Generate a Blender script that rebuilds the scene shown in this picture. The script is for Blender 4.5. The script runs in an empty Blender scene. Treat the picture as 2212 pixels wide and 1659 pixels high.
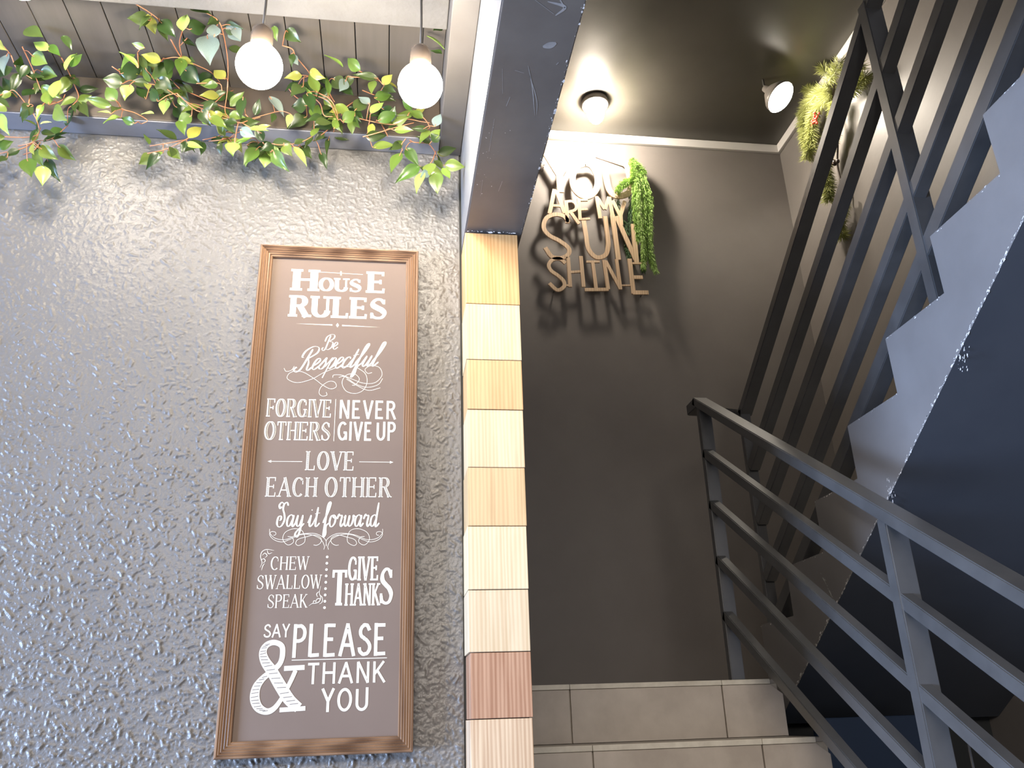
import bpy, bmesh, math, random
from mathutils import Vector, Matrix, Quaternion
random.seed(7)
S = bpy.context.scene
C = bpy.context.collection
EYE = 1.43          # camera height above the ground floor

# ------------------------------------------------------------------ camera
YAW, PIT, ROL, FPX = 0.15082584, 0.38331242, -0.03436731, 1815.59
f_ = Vector((math.sin(YAW)*math.cos(PIT), math.cos(YAW)*math.cos(PIT), math.sin(PIT)))
r0 = Vector((math.cos(YAW), -math.sin(YAW), 0)); u0 = r0.cross(f_)
r_ = math.cos(ROL)*r0 + math.sin(ROL)*u0
u_ = -math.sin(ROL)*r0 + math.cos(ROL)*u0
cd = bpy.data.cameras.new('camera'); cam = bpy.data.objects.new('camera', cd); C.objects.link(cam)
m3 = Matrix((r_, u_, -f_)).transposed()
cam.matrix_world = Matrix.Translation((0, 0, EYE)) @ m3.to_4x4()
cd.sensor_fit = 'HORIZONTAL'; cd.sensor_width = 36; cd.lens = 36*FPX/2212; cd.clip_start = .02
S.camera = cam
S.view_settings.view_transform = 'Standard'; S.view_settings.look = 'None'
S.view_settings.gamma = 1; S.view_settings.use_curve_mapping = False
S.view_settings.exposure = 0.0
# world: dim cool daylight of the room behind the camera
W = bpy.data.worlds.new('world'); S.world = W; W.use_nodes = True
W.node_tree.nodes['Background'].inputs[0].default_value = (.85, .88, 1, 1)
W.node_tree.nodes['Background'].inputs[1].default_value = .42
def area(name, loc, target, sx, sy, power, col):
    l = bpy.data.lights.new(name, 'AREA'); l.shape = 'RECTANGLE'; l.size = sx; l.size_y = sy
    l.energy = power; l.color = col
    o = bpy.data.objects.new(name, l); C.objects.link(o); o.location = loc
    o.rotation_euler = (Vector(target)-Vector(loc)).to_track_quat('-Z', 'Y').to_euler()
    return o
# daylight from the shop front, behind and to the left of the viewer
area('daylight_shopfront', (-5.5, -.6, .75), (.3, 1.8, 1.3), 2.0, 1.5, 1100, (.47, .64, 1))
area('warm_fill', (-.3, -1.3, 2.72), (.5, 2.4, 1.3), 1.8, .8, 105, (1, .90, .80))  # unseen warm fill light, added to brighten the whole view

# ------------------------------------------------------------------ helpers
# photogrammetric helpers: a pixel of the 2212x1659 photograph, seen on a known real plane
def ray(x, y): return (x-1106)*r_ - (y-829.5)*u_ + FPX*f_
def onY(x, y, Y): d = ray(x, y); d = d*(Y/d.y); return Vector((d.x, d.y, d.z+EYE))
def onX(x, y, X): d = ray(x, y); d = d*(X/d.x); return Vector((d.x, d.y, d.z+EYE))

def tag(o, label=None, cat=None, group=None, kind=None):
    if label: o['label'] = label
    if cat: o['category'] = cat
    if group: o['group'] = group
    if kind: o['kind'] = kind
    return o
def link(name, me, mat=None, parent=None):
    o = bpy.data.objects.new(name, me); C.objects.link(o)
    if mat is not None and not me.materials: me.materials.append(mat)
    if parent is not None: o.parent = parent; o.matrix_parent_inverse = parent.matrix_world.inverted() if False else Matrix.Translation(-parent.location)
    return o
def empty(name, loc, label, cat, group=None):
    o = bpy.data.objects.new(name, None); C.objects.link(o); o.location = loc; o.empty_display_size = .05
    return tag(o, label, cat, group)
def mesh_from(name, vs, fs, smooth=False):
    me = bpy.data.meshes.new(name); me.from_pydata([tuple(v) for v in vs], [], fs); me.update()
    if smooth: me.shade_smooth()
    return me
def bm_obj(name, bm, mat, parent=None, smooth=False):
    me = bpy.data.meshes.new(name); bmesh.ops.recalc_face_normals(bm, faces=bm.faces); bm.to_mesh(me); bm.free()
    if smooth: me.shade_smooth()
    return link(name, me, mat, parent)
def bm_box(bm, x0, x1, y0, y1, z0, z1, bev=0):
    r = bmesh.ops.create_cube(bm, size=1)
    for v in r['verts']:
        v.co = Vector((x0+(v.co.x+.5)*(x1-x0), y0+(v.co.y+.5)*(y1-y0), z0+(v.co.z+.5)*(z1-z0)))
    if bev:
        es = list({e for v in r['verts'] for e in v.link_edges})
        bmesh.ops.bevel(bm, geom=es, offset=bev, segments=2, affect='EDGES', profile=.6)
def box(name, x0, x1, y0, y1, z0, z1, mat, parent=None, bev=0, kind=None):
    bm = bmesh.new(); bm_box(bm, x0, x1, y0, y1, z0, z1, bev)
    o = bm_obj(name, bm, mat, parent)
    if kind: o['kind'] = kind
    return o
def prism_x(name, prof, x0, x1, mat, parent=None, bev=0):
    """profile of (y,z) extruded along X"""
    bm = bmesh.new(); n = len(prof)
    a = [bm.verts.new((x0, p[0], p[1])) for p in prof]; b = [bm.verts.new((x1, p[0], p[1])) for p in prof]
    bm.faces.new(a); bm.faces.new(b[::-1])
    for i in range(n): bm.faces.new((a[i], b[i], b[(i+1) % n], a[(i+1) % n]))
    if bev: bmesh.ops.bevel(bm, geom=list(bm.edges), offset=bev, segments=1, affect='EDGES')
    return bm_obj(name, bm, mat, parent)
def bar(name, a, b, wx, wn, mat, parent=None, bev=.0025, cut=None):
    """rectangular bar from a to b (top-left edge line is given by a,b): wx along +X, wn downwards.
       cut='V' keeps the ends vertical"""
    a = Vector(a); b = Vector(b); d = (b-a).normalized()
    X = Vector((1, 0, 0)) if abs(d.x) < .9 else Vector((0, 1, 0))
    N = d.cross(X).normalized()
    if abs(d.z) > .9: N = Vector((0, 1, 0))
    elif N.z > 0: N = -N
    if abs(d.z) <= .9 and cut == 'V': N = Vector((0, 0, -1)); wn = wn/max(.2, math.sqrt(1-d.z*d.z))
    if abs(d.x) > .4 and abs(d.x) < .9: X = Vector((0, 0, 1)).cross(d).normalized(); N = Vector((0, 0, -1))
    bm = bmesh.new(); vs = []
    for p in (a, b):
        for (i, j) in ((0, 0), (1, 0), (1, 1), (0, 1)): vs.append(bm.verts.new(p + X*wx*i + N*wn*j))
    for q in ((0, 1, 2, 3), (7, 6, 5, 4), (0, 4, 5, 1), (1, 5, 6, 2), (2, 6, 7, 3), (3, 7, 4, 0)): bm.faces.new([vs[k] for k in q])
    if bev: bmesh.ops.bevel(bm, geom=list(bm.edges), offset=bev, segments=2, affect='EDGES')
    return bm_obj(name, bm, mat, parent)
def bm_tube(bm, pts, rad, seg=6, cap=True):
    pts = [Vector(p) for p in pts]; n = len(pts); rings = []
    rr = rad if isinstance(rad, (list, tuple)) else [rad]*n
    up = Vector((.13, .3, .94))
    for i, p in enumerate(pts):
        d = (pts[min(i+1, n-1)]-pts[max(i-1, 0)]).normalized()
        s = d.cross(up)
        if s.length < 1e-3: s = d.cross(Vector((1, 0, 0)))
        s.normalize(); t = d.cross(s)
        rings.append([bm.verts.new(p + rr[i]*(math.cos(2*math.pi*k/seg)*s + math.sin(2*math.pi*k/seg)*t)) for k in range(seg)])
    for i in range(n-1):
        for k in range(seg): bm.faces.new((rings[i][k], rings[i][(k+1) % seg], rings[i+1][(k+1) % seg], rings[i+1][k]))
    if cap: bm.faces.new(rings[0][::-1]); bm.faces.new(rings[-1])
def bm_lathe(bm, prof, cen, seg=32, axis=None):
    """prof: (r, z) along the axis"""
    Q = Vector((0, 0, 1)).rotation_difference(Vector(axis)) if axis is not None else Quaternion()
    rings = []
    for (r, z) in prof:
        if r < 1e-6: rings.append([bm.verts.new(Vector(cen)+Q @ Vector((0, 0, z)))])
        else: rings.append([bm.verts.new(Vector(cen)+Q @ Vector((r*math.cos(2*math.pi*k/seg), r*math.sin(2*math.pi*k/seg), z))) for k in range(seg)])
    for a, b in zip(rings, rings[1:]):
        for k in range(seg):
            k2 = (k+1) % seg
            if len(a) == 1 and len(b) == 1: continue
            if len(a) == 1: bm.faces.new((a[0], b[k], b[k2]))
            elif len(b) == 1: bm.faces.new((a[k], b[0], a[k2]))
            else: bm.faces.new((a[k], b[k], b[k2], a[k2]))
def crom(P, n=6):
    """Catmull-Rom through P (2D or 3D)"""
    P = [Vector(p) for p in P]
    if len(P) < 3: return P
    Q = [2*P[0]-P[1]] + P + [2*P[-1]-P[-2]]; out = []
    for i in range(1, len(Q)-2):
        a, b, c, d = Q[i-1:i+3]
        for k in range(n):
            t = k/n
            out.append(.5*((2*b)+(c-a)*t+(2*a-5*b+4*c-d)*t*t+(3*b-a-3*c+d)*t**3))
    out.append(P[-1]); return out

# ------------------------------------------------------------------ materials
def nt(name):
    m = bpy.data.materials.new(name); m.use_nodes = True
    return m, m.node_tree.nodes, m.node_tree.links, m.node_tree.nodes['Principled BSDF']
def paint(name, col, col2=None, rough=.45, nscale=3, bump=0, bscale=60, spec=.5, metal=0, chips=0, chipscale=25, chipcol=(.75, .75, .75), stretch=None):
    m, N, L, B = nt(name)
    tc = N.new('ShaderNodeTexCoord'); src = tc.outputs['Object']
    if stretch:
        mp = N.new('ShaderNodeMapping'); mp.inputs['Scale'].default_value = stretch; L.new(src, mp.inputs['Vector']); src = mp.outputs['Vector']
    n = N.new('ShaderNodeTexNoise'); n.inputs['Scale'].default_value = nscale; n.inputs['Detail'].default_value = 6; n.inputs['Roughness'].default_value = .6
    L.new(src, n.inputs['Vector'])
    cr = N.new('ShaderNodeValToRGB'); cr.color_ramp.elements[0].position = .35; cr.color_ramp.elements[1].position = .68
    cr.color_ramp.elements[0].color = (*col, 1); cr.color_ramp.elements[1].color = (*(col2 or col), 1)
    L.new(n.outputs['Fac'], cr.inputs['Fac']); out = cr.outputs['Color']
    if chips:
        c = N.new('ShaderNodeTexNoise'); c.inputs['Scale'].default_value = chipscale; c.inputs['Detail'].default_value = 8; c.inputs['Roughness'].default_value = .75; L.new(src, c.inputs['Vector'])
        c2 = N.new('ShaderNodeTexNoise'); c2.inputs['Scale'].default_value = 2.3; c2.inputs['Detail'].default_value = 2; L.new(src, c2.inputs['Vector'])
        mu = N.new('ShaderNodeMath'); mu.operation = 'MULTIPLY'; L.new(c.outputs['Fac'], mu.inputs[0]); L.new(c2.outputs['Fac'], mu.inputs[1])
        r2 = N.new('ShaderNodeValToRGB'); r2.color_ramp.elements[0].position = chips; r2.color_ramp.elements[1].position = chips+.015
        L.new(mu.outputs[0], r2.inputs['Fac'])
        mx = N.new('ShaderNodeMix'); mx.data_type = 'RGBA'; L.new(r2.outputs['Color'], mx.inputs['Factor']); L.new(out, mx.inputs['A']); mx.inputs['B'].default_value = (*chipcol, 1); out = mx.outputs['Result']
    L.new(out, B.inputs['Base Color'])
    rr = N.new('ShaderNodeMapRange'); rr.inputs['To Min'].default_value = max(.05, rough-.08); rr.inputs['To Max'].default_value = rough+.1
    L.new(n.outputs['Fac'], rr.inputs['Value']); L.new(rr.outputs['Result'], B.inputs['Roughness'])
    B.inputs['Specular IOR Level'].default_value = spec; B.inputs['Metallic'].default_value = metal
    if bump:
        b = N.new('ShaderNodeTexNoise'); b.inputs['Scale'].default_value = bscale; b.inputs['Detail'].default_value = 4; L.new(src, b.inputs['Vector'])
        bu = N.new('ShaderNodeBump'); bu.inputs['Strength'].default_value = bump; bu.inputs['Distance'].default_value = .004
        L.new(b.outputs['Fac'], bu.inputs['Height']); L.new(bu.outputs['Normal'], B.inputs['Normal'])
    return m
def emit(name, col, s):
    m, N, L, B = nt(name)
    B.inputs['Base Color'].default_value = (1, 1, 1, 1); B.inputs['Emission Color'].default_value = (*col, 1); B.inputs['Emission Strength'].default_value = s
    return m
def wood(name, col, col2, scale=1, rough=.45, dirv=(26, 26, 1.6), knots=True):
    m, N, L, B = nt(name)
    tc = N.new('ShaderNodeTexCoord'); mp = N.new('ShaderNodeMapping'); mp.inputs['Scale'].default_value = tuple(s*scale for s in dirv); L.new(tc.outputs['Object'], mp.inputs['Vector'])
    oi = N.new('ShaderNodeObjectInfo'); ad = N.new('ShaderNodeVectorMath'); ad.operation = 'ADD'
    sc = N.new('ShaderNodeMath'); sc.operation = 'MULTIPLY'; sc.inputs[1].default_value = 37; L.new(oi.outputs['Random'], sc.inputs[0])
    L.new(mp.outputs['Vector'], ad.inputs[0]); L.new(sc.outputs[0], ad.inputs[1])
    n = N.new('ShaderNodeTexNoise'); n.inputs['Scale'].default_value = 1; n.inputs['Detail'].default_value = 5; n.inputs['Distortion'].default_value = .7; L.new(ad.outputs['Vector'], n.inputs['Vector'])
    w = N.new('ShaderNodeTexWave'); w.inputs['Scale'].default_value = .9; w.inputs['Distortion'].default_value = 5; w.inputs['Detail'].default_value = 3; L.new(ad.outputs['Vector'], w.inputs['Vector'])
    mu = N.new('ShaderNodeMath'); mu.operation = 'MULTIPLY_ADD'; mu.inputs[1].default_value = .3; L.new(w.outputs['Fac'], mu.inputs[0]); L.new(n.outputs['Fac'], mu.inputs[2])
    cr = N.new('ShaderNodeValToRGB'); cr.color_ramp.elements[0].position = .38; cr.color_ramp.elements[1].position = .85
    cr.color_ramp.elements[0].color = (*col, 1); cr.color_ramp.elements[1].color = (*col2, 1); L.new(mu.outputs[0], cr.inputs['Fac'])
    L.new(cr.outputs['Color'], B.inputs['Base Color']); B.inputs['Roughness'].default_value = rough
    bu = N.new('ShaderNodeBump'); bu.inputs['Strength'].default_value = .15; bu.inputs['Distance'].default_value = .001; L.new(mu.outputs[0], bu.inputs['Height']); L.new(bu.outputs['Normal'], B.inputs['Normal'])
    return m

def stucco():
    m, N, L, B = nt('dark_stucco_paint')
    tc = N.new('ShaderNodeTexCoord'); src = tc.outputs['Object']
    n = N.new('ShaderNodeTexNoise'); n.inputs['Scale'].default_value = 2.5; n.inputs['Detail'].default_value = 4; L.new(src, n.inputs['Vector'])
    cr = N.new('ShaderNodeValToRGB'); cr.color_ramp.elements[0].color = (.115, .108, .10, 1); cr.color_ramp.elements[1].color = (.15, .142, .132, 1); L.new(n.outputs['Fac'], cr.inputs['Fac'])
    L.new(cr.outputs['Color'], B.inputs['Base Color'])
    B.inputs['Roughness'].default_value = .38; B.inputs['Specular IOR Level'].default_value = .55
    # fine crumbs of render below the relief of the mesh
    g = N.new('ShaderNodeTexNoise'); g.inputs['Scale'].default_value = 330; g.inputs['Detail'].default_value = 3; L.new(src, g.inputs['Vector'])
    bu = N.new('ShaderNodeBump'); bu.inputs['Strength'].default_value = .6; bu.inputs['Distance'].default_value = .0012
    L.new(g.outputs['Fac'], bu.inputs['Height']); L.new(bu.outputs['Normal'], B.inputs['Normal'])
    return m
M = {}
M['stucco'] = stucco()
M['wall'] = paint('dark_wall_paint', (.15, .134, .121), (.178, .162, .148), rough=.5, nscale=2.2, bump=.12, bscale=35)
M['ceil'] = paint('dark_ceiling_paint', (.065, .06, .05), (.08, .074, .062), rough=.36, nscale=3, bump=.1, bscale=12)
M['trim'] = paint('pale_trim', (.60, .58, .55), rough=.5)
M['plank'] = paint('grey_brown_plank', (.062, .053, .046), (.078, .067, .058), rough=.55, nscale=4, stretch=(9, .8, 9))
M['fascia'] = paint('fascia_paint', (.052, .039, .028), (.064, .049, .036), rough=.5, nscale=4, bump=.1)
M['band'] = paint('blue_grey_daylight_tint', (.17, .17, .19), (.20, .20, .22), rough=.4, nscale=9, bump=.1)  # lighter blue-grey puts low daylight on the fascia underside into the colour
M['beamgrey'] = paint('pale_concrete', (.105, .10, .096), (.13, .125, .12), rough=.7, nscale=9, bump=.5, bscale=50, chips=.42, chipscale=60, chipcol=(.12, .11, .1))
M['beam'] = paint('dark_beam_paint', (.125, .11, .098), (.165, .148, .13), rough=.34, nscale=5, bump=.12, bscale=14, chips=.445, chipscale=22, chipcol=(.5, .5, .5))
M['beamb'] = paint('grey_beam_paint', (.075, .068, .064), (.09, .083, .078), rough=.45, nscale=6, bump=.15, bscale=25)
M['beamside'] = paint('beam_side_paint', (.14, .14, .145), (.17, .17, .175), rough=.45, nscale=6, bump=.12)
M['string'] = paint('stair_side_paint', (.185, .175, .17), (.215, .205, .20), rough=.33, nscale=4, bump=.1, bscale=12, chips=.43, chipscale=20, chipcol=(.6, .6, .6))
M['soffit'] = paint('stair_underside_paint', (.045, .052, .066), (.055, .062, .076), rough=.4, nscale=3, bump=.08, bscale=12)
M['chip'] = paint('white_plaster_chip', (.75, .73, .70), rough=.8)
M['metal'] = paint('black_rail_paint', (.055, .056, .057), (.075, .076, .077), rough=.32, nscale=9, spec=1.0, bump=.03, bscale=60)
M['tile'] = paint('grey_stone_tile', (.38, .325, .265), (.52, .455, .38), rough=.42, nscale=5, bump=.05)
M['nosing'] = paint('cream_nosing', (.52, .47, .38), (.66, .61, .50), rough=.45, nscale=22)
M['tread'] = paint('stone_tread', (.20, .175, .14), (.26, .23, .19), rough=.4, nscale=6)
M['grout'] = paint('tan_grout', (.33, .29, .23), (.42, .37, .30), rough=.8, nscale=30)
M['floor'] = paint('floor_tile', (.22, .21, .20), (.27, .26, .24), rough=.4)
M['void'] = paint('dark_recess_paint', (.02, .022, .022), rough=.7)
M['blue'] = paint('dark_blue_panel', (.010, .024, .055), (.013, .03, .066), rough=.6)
M['frame'] = wood('brown_frame_wood', (.10, .052, .028), (.27, .16, .09), rough=.33, dirv=(60, 60, 4))
M['frameh'] = wood('brown_frame_wood_across', (.10, .052, .028), (.27, .16, .09), rough=.33, dirv=(4, 60, 60))
M['board'] = paint('chalkboard_print', (.16, .118, .094), (.18, .135, .108), rough=.75, nscale=3, spec=.25)
M['chalk'] = paint('cream_lettering', (.60, .555, .46), (.72, .68, .58), rough=.8, nscale=120)
M['chalkdark'] = paint('lettering_inlay', (.13, .105, .09), rough=.75)
M['letterwood'] = wood('sign_plywood', (.52, .36, .22), (.70, .52, .34), rough=.5)
M['bulb'] = emit('lit_bulb_glass', (1, .89, .73), 190)
M['spot'] = emit('lit_lamp_glass', (1, .88, .74), 560)
M['lens'] = emit('lit_lamp_lens', (1, .90, .76), 170)
M['cord'] = paint('grey_cord', (.05, .045, .04), rough=.5)
M['ring'] = paint('lamp_collar', (.20, .18, .16), rough=.4)
def socketmat():
    m, N, L, B = nt('smoky_clear_socket')
    B.inputs['Base Color'].default_value = (.09, .07, .055, 1); B.inputs['Roughness'].default_value = .2; B.inputs['Transmission Weight'].default_value = .25; B.inputs['IOR'].default_value = 1.3
    return m
M['socket'] = socketmat()
def leafmat(name, c1, c2, rough=.3, trans=.35):
    m, N, L, B = nt(name)
    oi = N.new('ShaderNodeObjectInfo'); mx = N.new('ShaderNodeMix'); mx.data_type = 'RGBA'
    L.new(oi.outputs['Random'], mx.inputs['Factor']); mx.inputs['A'].default_value = (*c1, 1); mx.inputs['B'].default_value = (*c2, 1)
    tc = N.new('ShaderNodeTexCoord'); n = N.new('ShaderNodeTexNoise'); n.inputs['Scale'].default_value = 60; L.new(tc.outputs['Object'], n.inputs['Vector'])
    hs = N.new('ShaderNodeHueSaturation'); mr = N.new('ShaderNodeMapRange'); mr.inputs['To Min'].default_value = .75; mr.inputs['To Max'].default_value = 1.3
    L.new(n.outputs['Fac'], mr.inputs['Value']); L.new(mr.outputs['Result'], hs.inputs['Value']); L.new(mx.outputs['Result'], hs.inputs['Color'])
    L.new(hs.outputs['Color'], B.inputs['Base Color']); B.inputs['Roughness'].default_value = rough
    tr = N.new('ShaderNodeBsdfTranslucent'); L.new(hs.outputs['Color'], tr.inputs['Color'])
    ms = N.new('ShaderNodeMixShader'); ms.inputs[0].default_value = trans
    L.new(B.outputs[0], ms.inputs[1]); L.new(tr.outputs[0], ms.inputs[2]); L.new(ms.outputs[0], N['Material Output'].inputs['Surface'])
    return m
M['leafb'] = leafmat('bright_green_leaf', (.22, .38, .06), (.36, .48, .13))
M['leafg'] = leafmat('green_leaf', (.055, .12, .018), (.14, .19, .035))
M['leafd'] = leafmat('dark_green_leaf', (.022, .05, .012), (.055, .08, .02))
M['leafs'] = leafmat('silvery_leaf', (.14, .20, .19), (.22, .26, .22), rough=.2)
M['leafy'] = leafmat('yellow_green_leaf', (.30, .28, .05), (.25, .28, .06))
M['twig'] = paint('orange_brown_twig', (.30, .11, .045), (.40, .18, .09), rough=.5, nscale=40)
M['moss'] = leafmat('fine_green_foliage', (.26, .44, .08), (.40, .56, .18), rough=.6)
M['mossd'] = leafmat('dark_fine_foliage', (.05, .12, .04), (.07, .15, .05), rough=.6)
M['pine'] = leafmat('pine_needles', (.30, .32, .08), (.36, .38, .14), rough=.5)
M['berry'] = paint('red_berry', (.45, .03, .02), (.55, .08, .04), rough=.3)
M['pod'] = paint('dark_pod', (.03, .02, .015), rough=.2)
M['stick'] = paint('dark_stick', (.06, .04, .03), rough=.6)
M['steel'] = paint('pale_metal', (.6, .58, .55), rough=.3, metal=1)

# ------------------------------------------------------------------ setting (world z = level above ground floor)
ZC = EYE+1.528      # boarded ceiling
ZT = EYE+3.215      # stairwell ceiling
ZF = EYE+1.410      # underside of fascia
ZB = EYE+1.115      # underside of dark beam
YW = 1.85; YFAR = 3.95; XR = 2.30; LZ = EYE+.105

def structure(o, kind='structure'): o['kind'] = kind; return o
structure(box('floor', -2.6, XR+.1, -1.6, YFAR+.1, -.1, 0, M['floor']))

# stucco wall: real relief grid where the photograph sees it
from mathutils import noise
def stucco_wall():
    x0, x1, z0, z1 = -1.35, .158, EYE-.45, ZF+.004
    st = .002
    nx = int((x1-x0)/st); nz = int((z1-z0)/st)
    vs = []; rnd = random.Random(3)
    import numpy as np
    H = np.zeros((nz+1, nx+1))
    # crumbs: short worm-like blobs stamped on the grid
    for _ in range(100000):
        cx = rnd.uniform(0, nx); cz = rnd.uniform(0, nz)
        big = rnd.random()**5
        fz = 1-cz/nz
        h = (.00035+.0006*rnd.random()**2+.0024*big)*(.8+.8*(1-cz/nz))
        ln = rnd.uniform(0, 1.05)**3+3.0*big*rnd.random(); wd = rnd.uniform(.6, 1.15)+1.1*big*rnd.random()
        an = rnd.uniform(-1.57, 1.57) if rnd.random() < .6 else rnd.gauss(-.6, .6); ca, sa = math.cos(an), math.sin(an)
        R = int(ln+wd*2.2)+1
        i0, i1 = max(0, int(cx)-R), min(nx, int(cx)+R+1); j0, j1 = max(0, int(cz)-R), min(nz, int(cz)+R+1)
        if i1 <= i0 or j1 <= j0: continue
        gx, gz = np.meshgrid(np.arange(i0, i1+1)-cx, np.arange(j0, j1+1)-cz)
        a = gx*ca+gz*sa; b = -gx*sa+gz*ca
        da = np.maximum(0, np.abs(a)-ln)
        H[j0:j1+1, i0:i1+1] = np.maximum(H[j0:j1+1, i0:i1+1], h*np.exp(-(da*da+b*b)/(wd*wd)))
    X = np.linspace(x0, x1, nx+1); Z = np.linspace(z0, z1, nz+1)
    gx, gz = np.meshgrid(X, Z)
    edge = np.minimum(1, np.minimum((x1-gx)/.004, (z1-gz)/.01))
    co = np.stack([gx, YW-H*edge, gz], -1).reshape(-1, 3)
    idx = np.arange((nx+1)*(nz+1)).reshape(nz+1, nx+1)
    f = np.stack([idx[:-1, :-1], idx[:-1, 1:], idx[1:, 1:], idx[1:, :-1]], -1).reshape(-1, 4)
    me = bpy.data.meshes.new('wall_stucco')
    me.vertices.add(len(co)); me.vertices.foreach_set('co', co.ravel())
    me.loops.add(f.size); me.loops.foreach_set('vertex_index', f.ravel())
    me.polygons.add(len(f)); me.polygons.foreach_set('loop_start', np.arange(0, f.size, 4)); 
    me.update(calc_edges=True); me.shade_smooth()
    o = link('wall_front', me, M['stucco']); structure(o)
    p = box('wall_core', -2.6, .158, YW+.001, YW+.15, 0, ZC+.3, M['stucco'], o)
    q = box('wall_core', -2.6, x0, YW-.0005, YW+.001, 0, ZF, M['stucco'], o)
    q = box('wall_core', x0, .158, YW-.0005, YW+.001, 0, z0, M['stucco'], o)
    return o
stucco_wall()
# smooth fascia above the stucco, standing proud of it
structure(box('trim_1', -2.6, .104, 1.783, YW+.01, ZF, ZC+.02, M['fascia'], bev=.002))
structure(box('trim_7', -2.6, .104, 1.784, YW-.003, ZF-.004, ZF-.0005, M['band'], bev=.001))  # thin strip added to carry the painted daylight of the underside
# boarded ceiling: one object per plank
ceil = structure(box('ceiling', -2.6, .30, -1.6, YW+.1, ZC+.012, ZC+.16, M['void']))
PW = .0802; k = 0
x = -.029+PW*1.0
while x > -2.55:
    xa = max(x-PW+.0012, -2.6)
    box('plank', xa, x-.0012+(.0 if k else 0), -1.55, 1.783, ZC-random.uniform(0, .0012), ZC+.012, M['plank'], ceil, bev=.001)
    x -= PW; k += 1
box('plank', -.029+PW+.0012, .104, -1.55, 1.783, ZC, ZC+.012, M['plank'], ceil, bev=.001)
# pale cross beam the pendants hang from
cb = box('ceiling_beam', -2.6, .104, 1.12, 1.50, ZC-.034, ZC-.0005, M['beamgrey'], bev=.003)
structure(cb); cb.name = 'trim_2'
# grey beam along the ceiling edge, and the dark beam resting on the pillar
structure(box('trim_3', .105, .163, -1.55, YW+.0, ZF-.001, ZC+.012, M['beamb'], bev=.002))
bb = structure(box('trim_4', .165, .305, -1.55, 2.0, ZB, ZF+.16, M['beam'], bev=.0025))
box('beam_side_panel', .1635, .1648, -1.5, 1.848, ZB+.002, ZF-.002, M['beamside'], bb)
# stairwell shell
structure(box('wall_back', .15, XR+.1, YFAR, YFAR+.1, 0, ZT+.1, M['wall']))
structure(box('wall_right', XR, XR+.1, -1.6, YFAR, 0, ZT+.1, M['wall']))
structure(box('wall_pillar_side', .1585, .286, 1.87, YFAR, 0, ZT+.1, M['wall']))
structure(box('wall_upper', .12, .28, -1.6, 1.87, ZF+.161, ZT+.1, M['wall']))  # unseen wall, put in to stop bulb light leaking into the stairwell
structure(box('ceiling_stairwell', .12, XR+.1, 1.2, YFAR+.1, ZT, ZT+.1, M['ceil']))
structure(box('wall_gap', .1585, .1645, 1.853, 1.869, 0, ZF, M['void']))
t5 = structure(box('trim_5', .286, XR, YFAR-.022, YFAR, ZT-.055, ZT, M['trim'], bev=.004))
t6 = structure(box('trim_6', XR-.022, XR, 1.3, YFAR-.022, ZT-.055, ZT, M['trim'], bev=.004))

# ------------------------------------------------------------------ pillar of wood blocks
P = empty('wood_block_pillar', (.225, 1.80, 0), 'pillar faced with stacked honey and cream wood blocks under the dark beam', 'pillar')
box('post_core', .172, .280, 1.765, 1.868, 0, ZB-.001, M['void'], P)
bz = [1.108, .915, .772, .651, .517, .388, .256, .133, .009, -.12, -.25, -.38, -.51, -.64, -.77, -.90, -1.03, -1.16, -1.29, -1.43]
cols = [((.42, .22, .08), (.56, .35, .155)), ((.52, .38, .20), (.64, .50, .30)), ((.46, .27, .115), (.56, .37, .18)), ((.52, .38, .22), (.64, .51, .32)),
        ((.46, .30, .145), (.57, .40, .21)), ((.54, .41, .24), (.66, .54, .35)), ((.50, .37, .22), (.63, .50, .33)), ((.27, .125, .065), (.44, .26, .16)), ((.42, .27, .16), (.62, .47, .31))]
wm = [wood('block_wood', a, b, rough=.5, dirv=(42, 42, 3)) for a, b in cols]
xo = [0, -.0005, .0004, .0, -.0012, -.003, -.003, .0, -.002]
for i in range(len(bz)-1):
    j = i % 9
    b = box('wood_block', .1625+xo[j]+.0008, .2915-.0009*i*(i < 9)+xo[j]*.3, 1.75+random.uniform(-.0015, .0015), 1.864, EYE+bz[i+1]+.0008, EYE+bz[i]-.0008, wm[j], P, bev=.0013)
    if i == 7: b['label'] = 'reddish brown wood block'
# paint splashes where beam meets the pillar
def chips(name, segs, n, spread, size, mat, parent, seed=1):
    """segs: list of (p, q, normal); small irregular paint chips just proud of the surface"""
    rnd = random.Random(seed); vs = []; fs = []
    for (p, q, nrm, inw) in segs:
        p, q, nrm, inw = map(Vector, (p, q, nrm, inw)); d = (q-p); L = d.length; d.normalize()
        for _ in range(int(n*L)):
            c = p + d*rnd.uniform(0, L) + inw*abs(rnd.gauss(0, spread)) + nrm*.0004
            a = rnd.uniform(.3, 1)*size*(1+3*(rnd.random()**4)); b = a*rnd.uniform(.2, .6); base = len(vs); k = 6
            for t in range(k):
                th = 2*math.pi*t/k; rr = rnd.uniform(.6, 1.2)
                vs.append(c + d*math.cos(th)*a*rr + inw*math.sin(th)*b*rr)
            fs.append(list(range(base, base+k)))
    o = link(name, mesh_from(name, vs, fs), mat, parent); o['kind'] = 'stuff'; return o
chips('paint_chips', [((.166, 1.749, ZB-.004), (.29, 1.749, ZB-.004), (0, -1, 0), (0, 0, 1))], 300, .0015, .0016, M['chip'], P, 4)
chips('paint_chips', [((.304, 1.0, ZB), (.304, 1.75, ZB), (0, 0, -1), (-1, 0, 0))], 120, .003, .002, M['chip'], bb, 5)
chips('paint_chips', [((.17, 1.35, ZB), (.17, 1.6, ZB), (0, 0, -1), (1, 0, 0))], 120, .02, .0012, M['chip'], bb, 6)

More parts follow.
